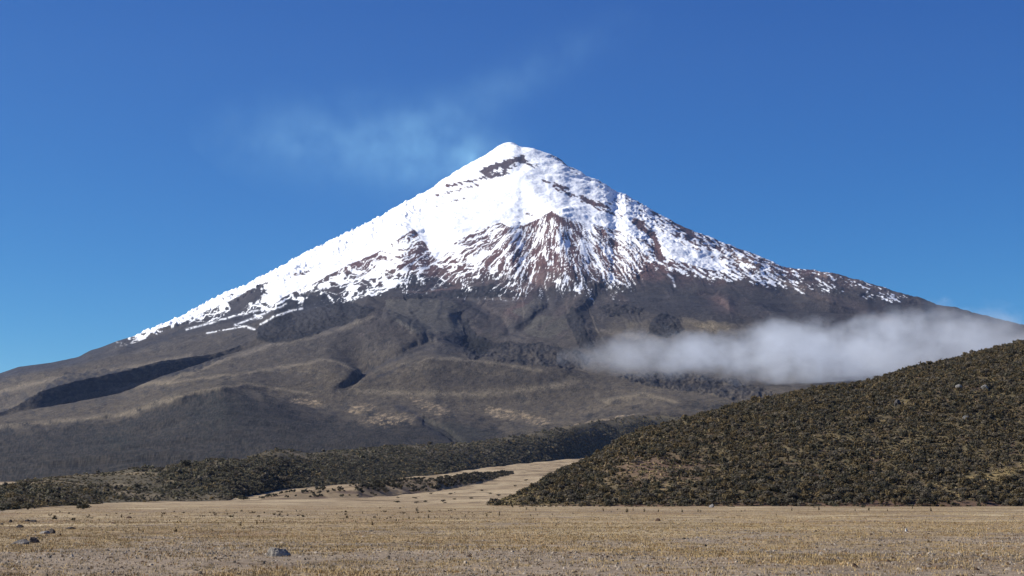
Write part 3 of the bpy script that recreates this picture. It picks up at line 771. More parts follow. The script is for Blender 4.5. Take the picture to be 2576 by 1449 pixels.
# ------------------------------------------------------------------ shrubs
def unit_bush(seed, nleaf, leaf, flat=0.8, col=(0.06, 0.062, 0.036), var=0.35):
    r = np.random.default_rng(seed)
    nl_ = r.integers(4, 8)
    cen = np.stack([r.uniform(-0.28, 0.28, nl_), r.uniform(-0.28, 0.28, nl_), r.uniform(0.16, 0.45, nl_) * flat], -1)
    rad = r.uniform(0.16, 0.30, nl_)
    k = r.integers(0, nl_, nleaf)
    d = r.normal(size=(nleaf, 3)); d[:, 2] = np.abs(d[:, 2]) * 1.1 - 0.25
    d /= np.linalg.norm(d, axis=1, keepdims=True)
    p = cen[k] + d * (rad[k] * r.uniform(0.55, 1.32, nleaf))[:, None]
    p[:, 2] = np.maximum(p[:, 2], 0.015)
    nrm = d + r.normal(size=(nleaf, 3)) * 0.55; nrm /= np.linalg.norm(nrm, axis=1, keepdims=True)
    t = np.cross(nrm, r.normal(size=(nleaf, 3))); t /= np.linalg.norm(t, axis=1, keepdims=True)
    b = np.cross(nrm, t)
    s = (leaf * r.uniform(0.6, 1.4, nleaf))[:, None]
    V = np.stack([p - t * s - b * s * 0.6, p + t * s - b * s * 0.6, p + t * s * 0.7 + b * s, p - t * s * 0.7 + b * s], 1)
    # a few stems
    c = np.asarray(col) * (1 + var * r.normal(size=(nl_, 1)) * 0.5)[k] * (1 + 0.18 * r.normal(size=(nleaf, 1)))
    c = np.repeat(np.clip(c, 0.008, 0.5)[:, None, :], 4, 1)
    Fq = np.arange(nleaf * 4).reshape(-1, 4)
    # stems
    sv, sf, scx = [], [], []
    for i in range(nl_):
        q = cen[i]; base = np.array([q[0] * 0.25, q[1] * 0.25, -0.12]); w = 0.014
        o = len(V) * 4 + len(sv)
        for pt, ww in ((base, w), (q, w * 0.5)):
            for an in (0, 2.09, 4.19):
                sv.append(pt + np.array([math.cos(an) * ww, math.sin(an) * ww, 0]))
        for j in range(3):
            sf.append([o + j, o + (j + 1) % 3, o + 3 + (j + 1) % 3, o + 3 + j])
    allv = np.concatenate([V.reshape(-1, 3), np.array(sv)])
    allc = np.concatenate([c.reshape(-1, 3), np.full((len(sv), 3), 0.06)])
    return allv, np.concatenate([Fq, np.array(sf)]), allc

GREY, OLIVE, DARK, GOLD = (0.118, 0.100, 0.071), (0.145, 0.110, 0.056), (0.080, 0.072, 0.046), (0.175, 0.130, 0.068)
PAL = [DARK, GREY, OLIVE, DARK, GREY, OLIVE, DARK, GOLD]
PALN = ['dark green', 'grey green', 'olive green', 'dark green', 'grey green', 'olive green', 'dark green', 'golden brown']
HI = [unit_bush(500 + i, 260, 0.050, 0.85 + 0.25 * (i % 3), PAL[i]) for i in range(8)]
MID = [unit_bush(520 + i, 54, 0.10, 0.85 + 0.25 * (i % 3), PAL[i]) for i in range(8)]
LOW = [unit_bush(540 + i, 26, 0.15, 0.9, PAL[i]) for i in range(8)]

def merge(protos, kinds, pos, size, hgt, rot, tint):
    Vs, Fs, Cs, off = [], [], [], 0
    for i in range(len(kinds)):
        V, Fq, c = protos[kinds[i]]
        cs, sn = math.cos(rot[i]), math.sin(rot[i])
        W = np.empty_like(V)
        W[:, 0] = (V[:, 0] * cs - V[:, 1] * sn) * size[i] + pos[i, 0]
        W[:, 1] = (V[:, 0] * sn + V[:, 1] * cs) * size[i] + pos[i, 1]
        W[:, 2] = V[:, 2] * hgt[i] + pos[i, 2]
        Vs.append(W); Fs.append(Fq + off); Cs.append(np.clip(c * tint[i], 0, 1)); off += len(V)
    return np.concatenate(Vs), np.concatenate(Fs), np.concatenate(Cs)

def scatter(x, y, z, t, dens, n, seed, tmin=0.0, tmax=1.12):
    """random points on a lofted surface, accepted by its density map"""
    r = np.random.default_rng(seed)
    R, Cc = x.shape
    ex = np.hypot(np.diff(x, axis=1)[:-1], np.diff(y, axis=1)[:-1]); ey = np.hypot(np.diff(x, axis=0)[:, :-1], np.diff(y, axis=0)[:, :-1])
    w = (ex * ey * dens[:-1, :-1] * ((t[:-1] >= tmin) & (t[:-1] <= tmax))).ravel(); w /= w.sum()
    k = r.choice(len(w), n, p=w)
    i, j = k // (Cc - 1), k % (Cc - 1)
    f, g = r.random(n), r.random(n)
    def s(q): return (q[i, j] * (1 - f) + q[i + 1, j] * f) * (1 - g) + (q[i, j + 1] * (1 - f) + q[i + 1, j + 1] * f) * g
    return np.stack([s(x), s(y), s(z)], -1)

hzw, huu, hvv = hill_zone(hx, hy, hz)
hp = scatter(hx, hy, hz, ht, hzw ** 1.1, 24000, 601, 0.0, 1.08)
n = len(hp)
hk = RNG.choice(8, n, p=[.19, .17, .12, .14, .13, .08, .09, .08])
hs = np.minimum(RNG.lognormal(0.10, 0.38, n), 2.2) * (1 + 0.3 * smooth(470, 400, hp[:, 1]))
hh = hs * RNG.uniform(0.85, 1.25, n)
hr = RNG.uniform(0, 6.28, n); htint = RNG.uniform(0.8, 1.35, n)
rp = scatter(rx, ry, rz_, rt, zw ** 1.4 / np.maximum(ry, 300) ** 0.8, 17000, 602, 0.0, 1.02)
rn_ = len(rp)
rk = RNG.choice(8, rn_, p=[.26, .18, .06, .22, .12, .04, .12, .0])
rs = RNG.lognormal(0.55, 0.33, rn_) * (0.70 + 0.30 * smooth(500, 900, rp[:, 1]) + 0.45 * smooth(1200, 2200, rp[:, 1])); rh = rs * RNG.uniform(0.8, 1.1, rn_)
rr_ = RNG.uniform(0, 6.28, rn_); rtint = RNG.uniform(1.0, 2.1, rn_)
mp = scatter(mx_, my_, mz_, mt, 0.3 + np.clip(0.8 + fbm(mx_ / 20, my_ / 30, 3, 471) * 2, 0, 2), 900, 603, 0.1, 1.05)
mk = RNG.choice(8, len(mp), p=[.26, .18, .06, .22, .12, .04, .12, .0])
ms = RNG.lognormal(0.65, 0.35, len(mp)); mh = ms * 0.8

def hill_z(X, Y, gx, gyy, gz):
    k = np.argmin((gx - X) ** 2 + (gyy - Y) ** 2)
    return float(gz.ravel()[k])

# the shrubs that show largest: individual objects
proj = hs / hp[:, 1]; order = np.argsort(-proj)
projr = rs / rp[:, 1]; orderr = np.argsort(-projr)
NI_H, NI_R = 210, 60
fpu = RNG.uniform(1240, 2700, 140)
fa = uv2ae(fpu, 1273)[0]; fd = 404 - RNG.exponential(9, 140)
fp_ = np.stack([fa * fd, fd, ground_z(fa * fd, fd)], -1)
HIM = []
for i in range(8):
    me = mesh_from_arrays('shrub', *HI[i]); me.materials.append(M_leaf); HIM.append(me)
def place_shrub(p, k, s, h, r, label, group, name='shrub'):
    o = bpy.data.objects.new(name, HIM[k]); COL.objects.link(o)
    o.location = p; o.rotation_euler = (0, 0, r); o.scale = (s, s, h)
    return tag(o, label, 'shrub', group)
for i in order[:NI_H]:
    place_shrub(hp[i], hk[i], hs[i], hh[i], hr[i], 'leafy %s shrub among the thick shrubs on the right hill' % PALN[hk[i]], '%s shrubs covering the right hill' % PALN[hk[i]])
for i in orderr[:NI_R]:
    place_shrub(rp[i], rk[i], rs[i], rh[i], rr_[i], 'low %s shrub on the pale slope at the left end of the ridge' % PALN[rk[i]], '%s shrubs on the left ridge' % PALN[rk[i]])
def stuff(name, protos, sel, k, p, s, h, r, t, label, m=M_leaf):
    V, Fq, c = merge(protos, k[sel], p[sel], s[sel], h[sel], r[sel], t[sel])
    o = link(name, mesh_from_arrays(name, V, Fq, c), m)
    tag(o, label, 'shrubs', kind='stuff')
stuff('shrub_cover', MID, order[NI_H:], hk, hp, hs, hh, hr, htint, 'mass of small shrubs covering the right hill up to its crest')
TUS = [unit_bush(560 + i, 14, 0.20, 1.0, [(0.165, 0.125, 0.062), (0.13, 0.105, 0.052), (0.10, 0.075, 0.05), (0.15, 0.125, 0.07)][i % 4]) for i in range(4)]
stuff('foot_shrubs', LOW, np.arange(140), RNG.choice(8, 140), fp_, RNG.uniform(0.4, 1.5, 140), RNG.uniform(0.3, 1.0, 140), RNG.uniform(0, 6.28, 140), RNG.uniform(0.8, 1.5, 140), 'small shrubs straggling onto the plain along the foot of the right hill')
tp = scatter(hx, hy, hz, ht, np.ones_like(hx), 30000, 605, 0.02, 1.05)
tzone = hill_zone(tp[:, 0], tp[:, 1], tp[:, 2])[0]
stuff('hill_grass', TUS, np.arange(len(tp)), RNG.choice(4, len(tp)), tp, RNG.uniform(0.5, 1.2, len(tp)), RNG.uniform(0.35, 0.8, len(tp)), RNG.uniform(0, 6.28, len(tp)), RNG.uniform(0.7, 1.3, len(tp)) * (1 + 0.7 * smooth(0.5, 0.1, tzone)), 'golden grass tussocks between the shrubs of the right hill', M_grass)
gp_ = scatter(rx, ry, rz_, rt, (smooth(900, 500, uu) + 0.05) / np.maximum(ry, 300) ** 0.8, 9000, 606, 0.0, 1.02)
stuff('ridge_grass', TUS, np.arange(9000), RNG.choice(4, 9000), gp_, RNG.uniform(0.5, 1.3, 9000), RNG.uniform(0.25, 0.6, 9000), RNG.uniform(0, 6.28, 9000), RNG.uniform(0.6, 1.4, 9000), 'dry grass tussocks on the open left slope of the ridge', M_grass)
stuff('ridge_shrub_cover', LOW, orderr[NI_R:], rk, rp, rs, rh, rr_, rtint, 'dark mass of distant shrubs covering the ridge left of the valley')
stuff('mound_shrub_cover', LOW, np.arange(len(mp)), mk, mp, ms, mh, RNG.uniform(0, 6.28, len(mp)), RNG.uniform(0.6, 1.0, len(mp)), 'scattered dark shrubs over the eroded mounds')

# shrubs that stand apart
def on_ground(u_, v_):
    a, e = uv2ae(u_, v_); a = float(a); e = float(e)
    D = CAMZ / max(-e, 1e-4)
    for _ in range(12):
        zg = float(ground_z(a * D, D)); D = (zg - CAMZ) / e if e < -1e-4 else D
    return Vector((a * D, D, float(ground_z(a * D, D))))
SOLO = [((608, 1266), 640, 5.2, 2.6, 'broad dark shrub clump on the flat at the ridge foot', 3), ((208, 1281), 290, 3.6, 1.6, 'dark shrub clump spreading at the foot of the left slope', 0),
        ((70, 1280), 280, 3.4, 1.7, 'dark shrub clump near the left edge of the picture', 6), ((1251, 1268), 425, 2.6, 1.6, 'lone dark shrub at the left tip of the right hill', 0),
        ((1263, 1269), 425, 1.7, 1.1, 'small green shrub beside the lone shrub at the left hill tip', 2)]
for (uu_, vv_), D, w, h, lab, k in SOLO:
    p = at(uu_, vv_, D); p.z = float(ground_z(p.x, p.y))
    place_shrub(p, k, w, h, uu_, lab, None)

def hill_at(u_, v_):
    """point of the right hill seen at a raster position"""
    eu, ev = ae2uv(hx / hy, (hz - CAMZ) / hy)
    m = (eu - u_) ** 2 + (ev - v_) ** 2 + (ht > 1) * 1e6
    k = np.unravel_index(np.argmin(m), m.shape)
    return Vector((hx[k], hy[k], hz[k]))
p = hill_at(2203, 956); place_shrub(p, 3, 2.0, 2.6, 1.0, 'tall round shrub standing up alone on the hill crest against the fog', None)
p = hill_at(1385, 1200); place_shrub(p, 6, 1.6, 2.4, 2.0, 'upright shrub on the left hill edge against the pale valley', None)

# ------------------------------------------------------------------ rocks
def rock_mesh(seed, sx, sy, sz, colr=(0.26, 0.245, 0.235), dark=0.35, sub=5, sharp=1.0):
    import bmesh
    bm = bmesh.new()
    bmesh.ops.create_icosphere(bm, subdivisions=sub, radius=1.0)
    co = np.array([w.co[:] for w in bm.verts])
    r = np.random.default_rng(seed)
    # cut facets: planes push the sphere in
    for _ in range(int(22 * sharp)):
        nrm = r.normal(size=3); nrm /= np.linalg.norm(nrm)
        dd = r.uniform(0.45, 0.88)
        q = co @ nrm - dd
        co = co - np.clip(q, 0, None)[:, None] * nrm * 0.9
    co = co + (fbm(co[:, 0] * 2 + seed, co[:, 1] * 2 + co[:, 2] * 1.7, 4, seed)[:, None] * 0.10 + fbm(co[:, 0] * 7, co[:, 2] * 7 + co[:, 1] * 5, 3, seed + 3)[:, None] * 0.09) * co
    co = co * np.array([sx, sy, sz]); co[:, 2] -= sz * 0.1
    for w, c in zip(bm.verts, co): w.co = c
    me = bpy.data.meshes.new('boulder'); bm.to_mesh(me); bm.free()
    n_ = fbm(co[:, 0] * 5 / sx + seed, co[:, 1] * 5 / sy + co[:, 2] * 6 / sz, 4, seed + 9)
    c = np.ones((len(co), 4), np.float32); c[:, :3] = np.asarray(colr) * (1 - dark * smooth(0.0, 0.5, n_))[:, None] * (1 + 0.5 * smooth(0.2, 0.5, -n_))[:, None]
    a_ = me.attributes.new('Col', 'FLOAT_COLOR', 'POINT'); a_.data.foreach_set('color', c.ravel())
    me.materials.append(M_rock)
    return me
def boulder(u0, u1, vtop, vbase, label, seed, colr=(0.25, 0.235, 0.225), name='boulder', cat='boulder', **kw):
    p = on_ground((u0 + u1) / 2, vbase)
    w = (u1 - u0) / F * p.y / 2; h = max((vbase - vtop) / F * p.y, 0.06)
    me = rock_mesh(seed, w * 1.12, w * kw.pop('deep', 0.75), h * 1.3, colr, **kw)
    o = bpy.data.objects.new(name, me); COL.objects.link(o)
    o.location = (p.x, p.y + w * 0.6, p.z)
    return tag(o, label, cat)
GR, DK, BR = (0.25, 0.228, 0.20), (0.07, 0.06, 0.055), (0.10, 0.065, 0.045)
boulder(664, 726, 1377, 1400, 'large pale grey boulder with rough sides alone in the foreground grass', 1, GR)
boulder(22, 78, 1356, 1370, 'wide flat grey boulder slab at the left edge of the foreground', 2, (0.15, 0.137, 0.125))
boulder(60, 104, 1350, 1366, 'dark pointed boulder resting behind the flat grey slab', 3, DK)
boulder(92, 124, 1331, 1343, 'pale grey boulder with dark end in the left middle distance', 4, (0.25, 0.23, 0.205))
boulder(118, 140, 1330, 1342, 'dark boulder touching the right end of the pale grey one', 5, DK)
boulder(33, 58, 1318, 1327, 'rounded dark mound boulder near the left edge', 6, DK)
boulder(155, 188, 1325, 1331, 'long low dark boulder right of the pale grey boulder', 7, DK)
boulder(74, 93, 1305, 1313, 'round dark boulder far back near the left edge', 8, DK)
boulder(61, 74, 1307, 1312, 'small dark boulder touching the round far one', 9, DK)
boulder(21, 30, 1307, 1314, 'small upright dark stone farthest left on the plain', 10, DK)
boulder(-4, 9, 1314, 1320, 'dark stone cut by the left edge of the picture', 11, DK)
boulder(148, 156, 1342, 1349, 'small round dark stone right of the left boulders', 12, BR)
boulder(206, 213, 1328, 1333, 'tiny dark stone right of the long low boulder', 13, BR)
boulder(130, 144, 1301, 1306, 'low dark stone at the far left of the plain', 14, DK)
boulder(314, 334, 1298, 1304, 'low dark mound stone on the far plain below the ridge', 15, BR)
boulder(276, 294, 1313, 1317, 'flat dark stone on a pale strip of the left plain', 16, BR)
boulder(764, 771, 1404, 1409, 'small black stone right of the large pale boulder', 17, DK)
boulder(2143, 2160, 1414, 1427, 'reddish dark stone in the gravel at the lower right', 18, BR)
boulder(2276, 2284, 1329, 1337, 'small white stone lying in the grass on the right', 19, (0.6, 0.58, 0.54))
boulder(1782, 1797, 1269, 1277, 'grey boulder at the foot of the right hill', 20, (0.24, 0.225, 0.21))
boulder(1770, 1780, 1370, 1376, 'small dark stone in the grass right of centre', 21, DK)
boulder(1648, 1662, 1304, 1311, 'dark brown lump of stone on the far plain before the hill', 22, BR)
boulder(2050, 2058, 1333, 1338, 'dark stone half hidden in grass below the hill', 23, BR)
boulder(2240, 2248, 1337, 1342, 'grey stone lying near the small white one', 24, (0.14, 0.13, 0.12))

OUT = [(2228, 985, 4.2, 1.8, 'dark jagged rock outcrop high on the right hill'), (2258, 1018, 4.6, 2.6, 'large dark hollow rock outcrop below the hill crest'),
       (2186, 1031, 2.2, 1.6, 'pale tilted rock outcrop left of the dark hollow one'), (2408, 978, 3.4, 1.5, 'long grey rock outcrop near the right hill crest'),
       (2475, 978, 3.6, 1.4, 'light grey rock outcrop near the right picture edge'), (2429, 1055, 2.4, 1.4, 'small grey rock outcrop mid slope on the right')]
for i, (u_, v_, w, h, lab) in enumerate(OUT):
    p = hill_at(u_, v_)
    me = rock_mesh(60 + i, w / 2, w / 2 * 0.7, h * 0.75, (0.07, 0.066, 0.064) if 'dark' in lab else (0.2, 0.19, 0.175), sub=4)
    o = bpy.data.objects.new('rock_outcrop', me); COL.objects.link(o)
    o.location = (p.x, p.y - 0.8, p.z + 0.5); o.rotation_euler = (0, 0.35, i * 1.3)
    tag(o, lab, 'rock')

# ------------------------------------------------------------------ dry grass of the plain
def tufts(n, ymin, ymax, seed, nb, hmin, hmax, wd, spread):
    r = np.random.default_rng(seed)
    out = []
    tot = 0
    while tot < n:
        k = n * 2
        y = np.exp(r.uniform(math.log(ymin), math.log(ymax), k)) if ymax / ymin > 3 else np.sqrt(r.uniform(ymin ** 2, ymax ** 2, k))
        x = r.uniform(-0.335, 0.335, k) * y
        g = gravel(x, y)
        keep = r.random(k) < (1.0 - 0.86 * g)
        out.append(np.stack([x[keep], y[keep]], -1)); tot += keep.sum()
    xy = np.concatenate(out)[:n]
    z = ground_z(xy[:, 0], xy[:, 1])
    patch = fbm(xy[:, 0] / 6, xy[:, 1] / 10, 3, seed + 3)
    size = np.clip(r.lognormal(0, 0.35, n) * (1 + 0.5 * patch), 0.4, 2.4)
    cb = np.empty((n, 3)); cb[:] = (0.38, 0.285, 0.150)
    cb = lerp3(cb, (0.47, 0.385, 0.25), r.random(n))
    cb = lerp3(cb, (0.27, 0.15, 0.065), (r.random(n) < 0.13) * 0.9)
    cb = lerp3(cb, (0.16, 0.12, 0.06), (r.random(n) < 0.12) * 0.9)
    V = np.empty((n, nb, 3, 3)); 
    an = r.uniform(0, 6.28, (n, nb)); lean = r.uniform(0.1, 0.9, (n, nb))
    rad = r.uniform(0, spread, (n, nb)) * size[:, None]
    bx = xy[:, 0][:, None] + np.cos(an) * rad; by = xy[:, 1][:, None] + np.sin(an) * rad
    hgt = r.uniform(hmin, hmax, (n, nb)) * size[:, None]
    side = r.uniform(0, 6.28, (n, nb)); w = wd * r.uniform(0.6, 1.3, (n, nb))
    V[:, :, 0] = np.stack([bx - np.cos(side) * w, by - np.sin(side) * w, np.broadcast_to(z[:, None] - 0.02, bx.shape)], -1)
    V[:, :, 1] = np.stack([bx + np.cos(side) * w, by + np.sin(side) * w, np.broadcast_to(z[:, None] - 0.02, bx.shape)], -1)
    V[:, :, 2] = np.stack([bx + np.cos(an) * lean * hgt, by + np.sin(an) * lean * hgt, z[:, None] + hgt], -1)
    Cc = np.repeat(np.repeat(cb[:, None, None, :], nb, 1), 3, 2) * r.uniform(0.7, 1.25, (n, nb, 1, 1))
    return V.reshape(-1, 3), Cc.reshape(-1, 3)
g1 = tufts(36000, 36, 125, 701, 8, 0.015, 0.065, 0.013, 0.12)
g2 = tufts(22000, 115, 420, 702, 5, 0.02, 0.075, 0.03, 0.3)
GV = np.concatenate([g1[0], g2[0]]); GC = np.concatenate([g1[1], g2[1]])
grass = link('dry_grass', mesh_from_arrays('dry_grass', GV, np.arange(len(GV)).reshape(-1, 3), np.clip(GC * np.array([0.95, 0.88, 0.74]), 0.01, 0.8)), M_grass)
tag(grass, 'short dry golden grass tufts scattered over the plain', 'grass', kind='stuff')
# gravel stones
def pebbles(n, seed):
    r = np.random.default_rng(seed)
    y = np.sqrt(r.uniform(36 ** 2, 110 ** 2, n * 3)); x = r.uniform(-0.335, 0.335, n * 3) * y
    k = np.where(r.random(n * 3) < 0.15 + 0.85 * gravel(x, y))[0][:n]
    x, y = x[k], y[k]; m = len(x); z = ground_z(x, y)
    s = np.clip(r.lognormal(math.log(0.024), 0.5, m), 0.01, 0.08)
    base = np.array([(1, 0, 0), (0, 1, 0), (-1, 0, 0), (0, -1, 0), (0.25, 0.2, 0.75), (-0.3, -0.2, 0.6)])
    jit = 1 + 0.35 * r.normal(size=(m, 6, 3))
    V = base[None] * jit * s[:, None, None]
    an = r.uniform(0, 6.28, m); c, sn = np.cos(an)[:, None], np.sin(an)[:, None]
    W = np.stack([V[..., 0] * c - V[..., 1] * sn + x[:, None], V[..., 0] * sn + V[..., 1] * c + y[:, None], V[..., 2] + z[:, None]], -1)
    f = np.array([(0, 1, 4), (1, 2, 5), (1, 5, 4), (2, 3, 5), (3, 0, 4), (3, 4, 5)])
    Fq = (f[None] + (np.arange(m) * 6)[:, None, None]).reshape(-1, 3)
    col = np.array([(0.24, 0.20, 0.155)]) * r.uniform(0.3, 1.5, (m, 1))
    col = np.where(r.random((m, 1)) < 0.12, np.array([(0.07, 0.045, 0.03)]), col)
    return W.reshape(-1, 3), Fq, np.repeat(col, 6, 0)
pb = pebbles(20000, 711)
gravel_o = link('gravel', mesh_from_arrays('gravel', *pb), M_rock)
tag(gravel_o, 'loose grey gravel stones between the grass tufts', 'gravel', kind='stuff')

# ------------------------------------------------------------------ small dark plants on the plain
def plant_mesh(seed, n=46, col=(0.055, 0.05, 0.03)):
    r = np.random.default_rng(seed)
    V, Fq, Cc = [], [], []
    ns = r.integers(2, 5)
    for s_ in range(ns):                   # upright spikes set with small leaves
        bx, by = r.uniform(-0.22, 0.22, 2); tx, ty = bx + r.uniform(-0.2, 0.2), by + r.uniform(-0.1, 0.1); hh_ = r.uniform(0.55, 1.0)
        for k in range(n):
            t = (k + r.random()) / n
            p = np.array([bx + (tx - bx) * t, by + (ty - by) * t, hh_ * t]); an = r.uniform(0, 6.28)
            l = (0.30 * (1 - t) + 0.09) * r.uniform(0.6, 1.1)
            tip = p + np.array([math.cos(an) * l, math.sin(an) * l, l * r.uniform(0.1, 0.9)])
            w = np.array([-math.sin(an), math.cos(an), 0]) * 0.05
            o = len(V); V += [p - w, p + w, tip]; Fq.append((o, o + 1, o + 2))
            c = np.array(col) * r.uniform(0.6, 1.4); Cc += [c] * 3
    me = mesh_from_arrays('plant', np.array(V), np.array(Fq), np.array(Cc)); me.materials.append(M_leaf)
    return me
PM = [plant_mesh(800 + i, 46, [(0.05, 0.048, 0.028), (0.07, 0.055, 0.03), (0.042, 0.046, 0.026), (0.085, 0.06, 0.032)][i % 4]) for i in range(8)]
def z4(x, y): return x / 4.032, (1768 + y / 2.576) / 1.5652
def z5(x, y): return (1000 + x / 2.576) / 1.5652, (1768 + y / 2.576) / 1.5652
def z6(x, y): return (2000 + x / 2.576) / 1.5652, (1768 + y / 2.576) / 1.5652
def z7(x, y): return (3000 + x * .4006) / 1.5652, (1768 + y * .4006) / 1.5652
PL = []
for x, y, s in [(1250, 832, 1), (1402, 830, 1.1), (1450, 848, 1.2), (1790, 842, 1.7), (1770, 840, 1.0), (2150, 836, 1.2), (2210, 770, 1), (2440, 778, 1.5), (2545, 800, 1.2), (2562, 802, 1.1), (1800, 748, .9), (1828, 740, .9), (1722, 735, .9),
                (2030, 688, 1), (2050, 690, .9), (1640, 690, 1), (2280, 720, .8), (2390, 810, .6), (2460, 806, .6), (1230, 690, 1.2), (1010, 728, .7), (690, 928, .6), (2505, 865, .5)]:
    PL.append(z4(x, y) + (s,))
for x, y, s in [(25, 768, 1.5), (65, 752, .7), (100, 752, 1.2), (165, 747, .9), (290, 730, .7), (360, 742, .7), (910, 718, 1), (1035, 746, 1), (1200, 775, 1.6), (1250, 682, 1), (1105, 658, 1), (1135, 730, .7), (1385, 702, .9), (1440, 732, 1.1),
                (1470, 730, .8), (1575, 710, 1.1), (1675, 704, .9), (1730, 708, 1), (1770, 702, 1.5), (1830, 698, .8), (2000, 700, .9), (2140, 690, 1), (2220, 688, .8), (2360, 684, 1.3), (2495, 676, 1.5), (715, 742, .9), (495, 690, .7), (430, 625, .8),
                (880, 750, .7), (1650, 628, 1.5), (1320, 722, .7), (1275, 712, .9), (1150, 745, .6), (1880, 690, .7), (240, 692, .7), (775, 1010, .9), (1440, 1105, .8), (2085, 750, .6)]:
    PL.append(z5(x, y) + (s,))
for x, y, s in [(185, 615, 1.4), (280, 625, 1), (965, 632, 1.2), (1195, 638, 1.7), (1215, 640, 1.4), (1385, 635, 1.4), (1525, 634, 1.1), (1770, 640, 1.3), (1930, 638, 1.3), (1955, 640, 1), (2070, 740, .8), (775, 778, .8), (695, 798, .7), (230, 680, .8),
                (255, 710, .7), (300, 676, .7), (490, 782, 1.2), (2400, 806, .9), (850, 970, .9), (1270, 630, 1), (2460, 860, .7), (660, 660, .7), (450, 668, .6), (1110, 620, .8), (1050, 640, .8), (2370, 635, .8), (2405, 632, .7)]:
    PL.append(z6(x, y) + (s,))
for x, y, s in [(300, 608, 1.4), (560, 602, 1.5), (1050, 605, 1.3), (1665, 614, 1.5), (140, 655, .8), (480, 772, .8), (1265, 858, .7), (1610, 726, .8), (920, 608, 1), (1230, 612, .9), (1480, 588, 1), (1640, 915, 1.0), (1625, 1000, 1.2), (165, 1085, 1.1), (2470, 685, .7)]:
    PL.append(z7(x, y) + (s,))
NEAR = ['above the large pale boulder', 'on the left plain', 'on the middle plain', 'below the right hill', 'on the right plain']
for i, (u_, v_, s) in enumerate(PL):
    p = on_ground(u_, v_)
    if p.y > 420: p = p * (420 / p.y); p.z = float(ground_z(p.x, p.y))
    h = s * 13 / 2.576 / 1.5652 * 2.2 / F * p.y
    o = bpy.data.objects.new('plant', PM[i % 8]); COL.objects.link(o)
    o.location = p; o.scale = (h, h, h * 1.1); o.rotation_euler = (0, 0, i * 1.7)
    size = 'tall' if s >= 1.3 else 'small' if s < 0.85 else 'upright'
    zone_ = 'on the left part of the plain' if u_ < 620 else 'on the plain left of the right hill' if u_ < 1240 else 'on the plain below the right hill' if u_ < 1950 else 'on the right part of the plain'
    tag(o, '%s dark leafy plant standing %s' % (size, zone_), 'plant', '%s dark plants %s' % (size, zone_))

# more plants along the dark strip of the far left plain, shrubs dotted on the pale valley floor
rq = np.random.default_rng(909)
for i in range(80):
    u_ = rq.uniform(120, 1240); v_ = 1291 + rq.normal() * 6 + 8 * (u_ < 400)
    p = on_ground(u_, max(v_, 1281)); p.z = float(ground_z(p.x, p.y))
    s = rq.uniform(0.18, 0.5)
    o = bpy.data.objects.new('plant', PM[i % 8]); COL.objects.link(o)
    o.location = p; o.scale = (s * rq.uniform(1.0, 2.6), s, s * 0.55); o.rotation_euler = (0, 0, rq.uniform(0, 0.4))
    tag(o, 'low dark plant in the dark brown strip of the far left plain', 'plant', 'low dark plants in the strip below the ridge')
for i in range(45):
    u_ = rq.uniform(980, 1500); v_ = rq.uniform(1165 + 0.13 * (1500 - u_), 1268)
    a_, e_ = (float(q) for q in uv2ae(u_, v_)); ds = np.linspace(420, 2400, 800)
    k = int(np.argmin(np.abs((ground_z(a_ * ds, ds) - CAMZ) / ds - e_))); D = ds[k]
    p = Vector((a_ * D, D, float(ground_z(a_ * D, D))))
    s = rq.uniform(0.8, 1.8) * (1 + 0.5 * (D > 1200))
    place_shrub(p, int(rq.choice([0, 1, 3, 4, 6])), s * 1.3, s * 0.8, i, 'lone dark shrub dotted on the pale sandy valley floor', 'dark shrubs dotted on the pale valley floor')

# ------------------------------------------------------------------ fog bank, smoke and air
def lens_mesh(name, sec, nseg=28):
    """closed tube through elliptical sections (x, y, z, ry, rz)"""
    V, Fq = [], []
    for (x, y, z, ry_, rz2) in sec:
        for k in range(nseg):
            an = 2 * math.pi * k / nseg
            V.append((x, y + math.cos(an) * ry_, z + math.sin(an) * rz2))
    n_ = len(sec)
    for i in range(n_ - 1):
        for k in range(nseg):
            a_, b_ = i * nseg + k, i * nseg + (k + 1) % nseg
            Fq.append((a_, b_, b_ + nseg, a_ + nseg))
    me = bpy.data.meshes.new(name)
    Fq.append(tuple(range(nseg))[::-1]); Fq.append(tuple(range((n_ - 1) * nseg, n_ * nseg)))
    me.from_pydata(V, [], Fq); me.update()
    return me

FOG_D = 3950.0
FTOP = [(1400, 885), (1480, 866), (1560, 852), (1640, 840), (1700, 848), (1780, 846), (1850, 832), (1930, 812), (2000, 818), (2080, 822), (2160, 818), (2230, 802), (2300, 788), (2380, 782), (2460, 792), (2576, 808), (2700, 830), (2850, 870)]
FBOT = [(1400, 915), (1480, 930), (1560, 938), (1640, 944), (1700, 948), (1780, 952), (1850, 958), (1930, 962), (2000, 966), (2080, 970), (2160, 975), (2230, 975), (2300, 970), (2380, 965), (2460, 960), (2576, 955), (2700, 945), (2850, 920)]
sec, fx, fc_, fh = [], [], [], []
for (u_, t_), (_, b_) in zip(FTOP, FBOT):
    pt, pb_ = at(u_, t_, FOG_D), at(u_, b_, FOG_D)
    zc, hh_ = (pt.z + pb_.z) / 2, (pt.z - pb_.z) / 2
    fx.append(pt.x); fc_.append(zc); fh.append(hh_)
    sec.append((pt.x, FOG_D, zc, max(40, min(260, hh_ * 3.4)), hh_ * 1.6))

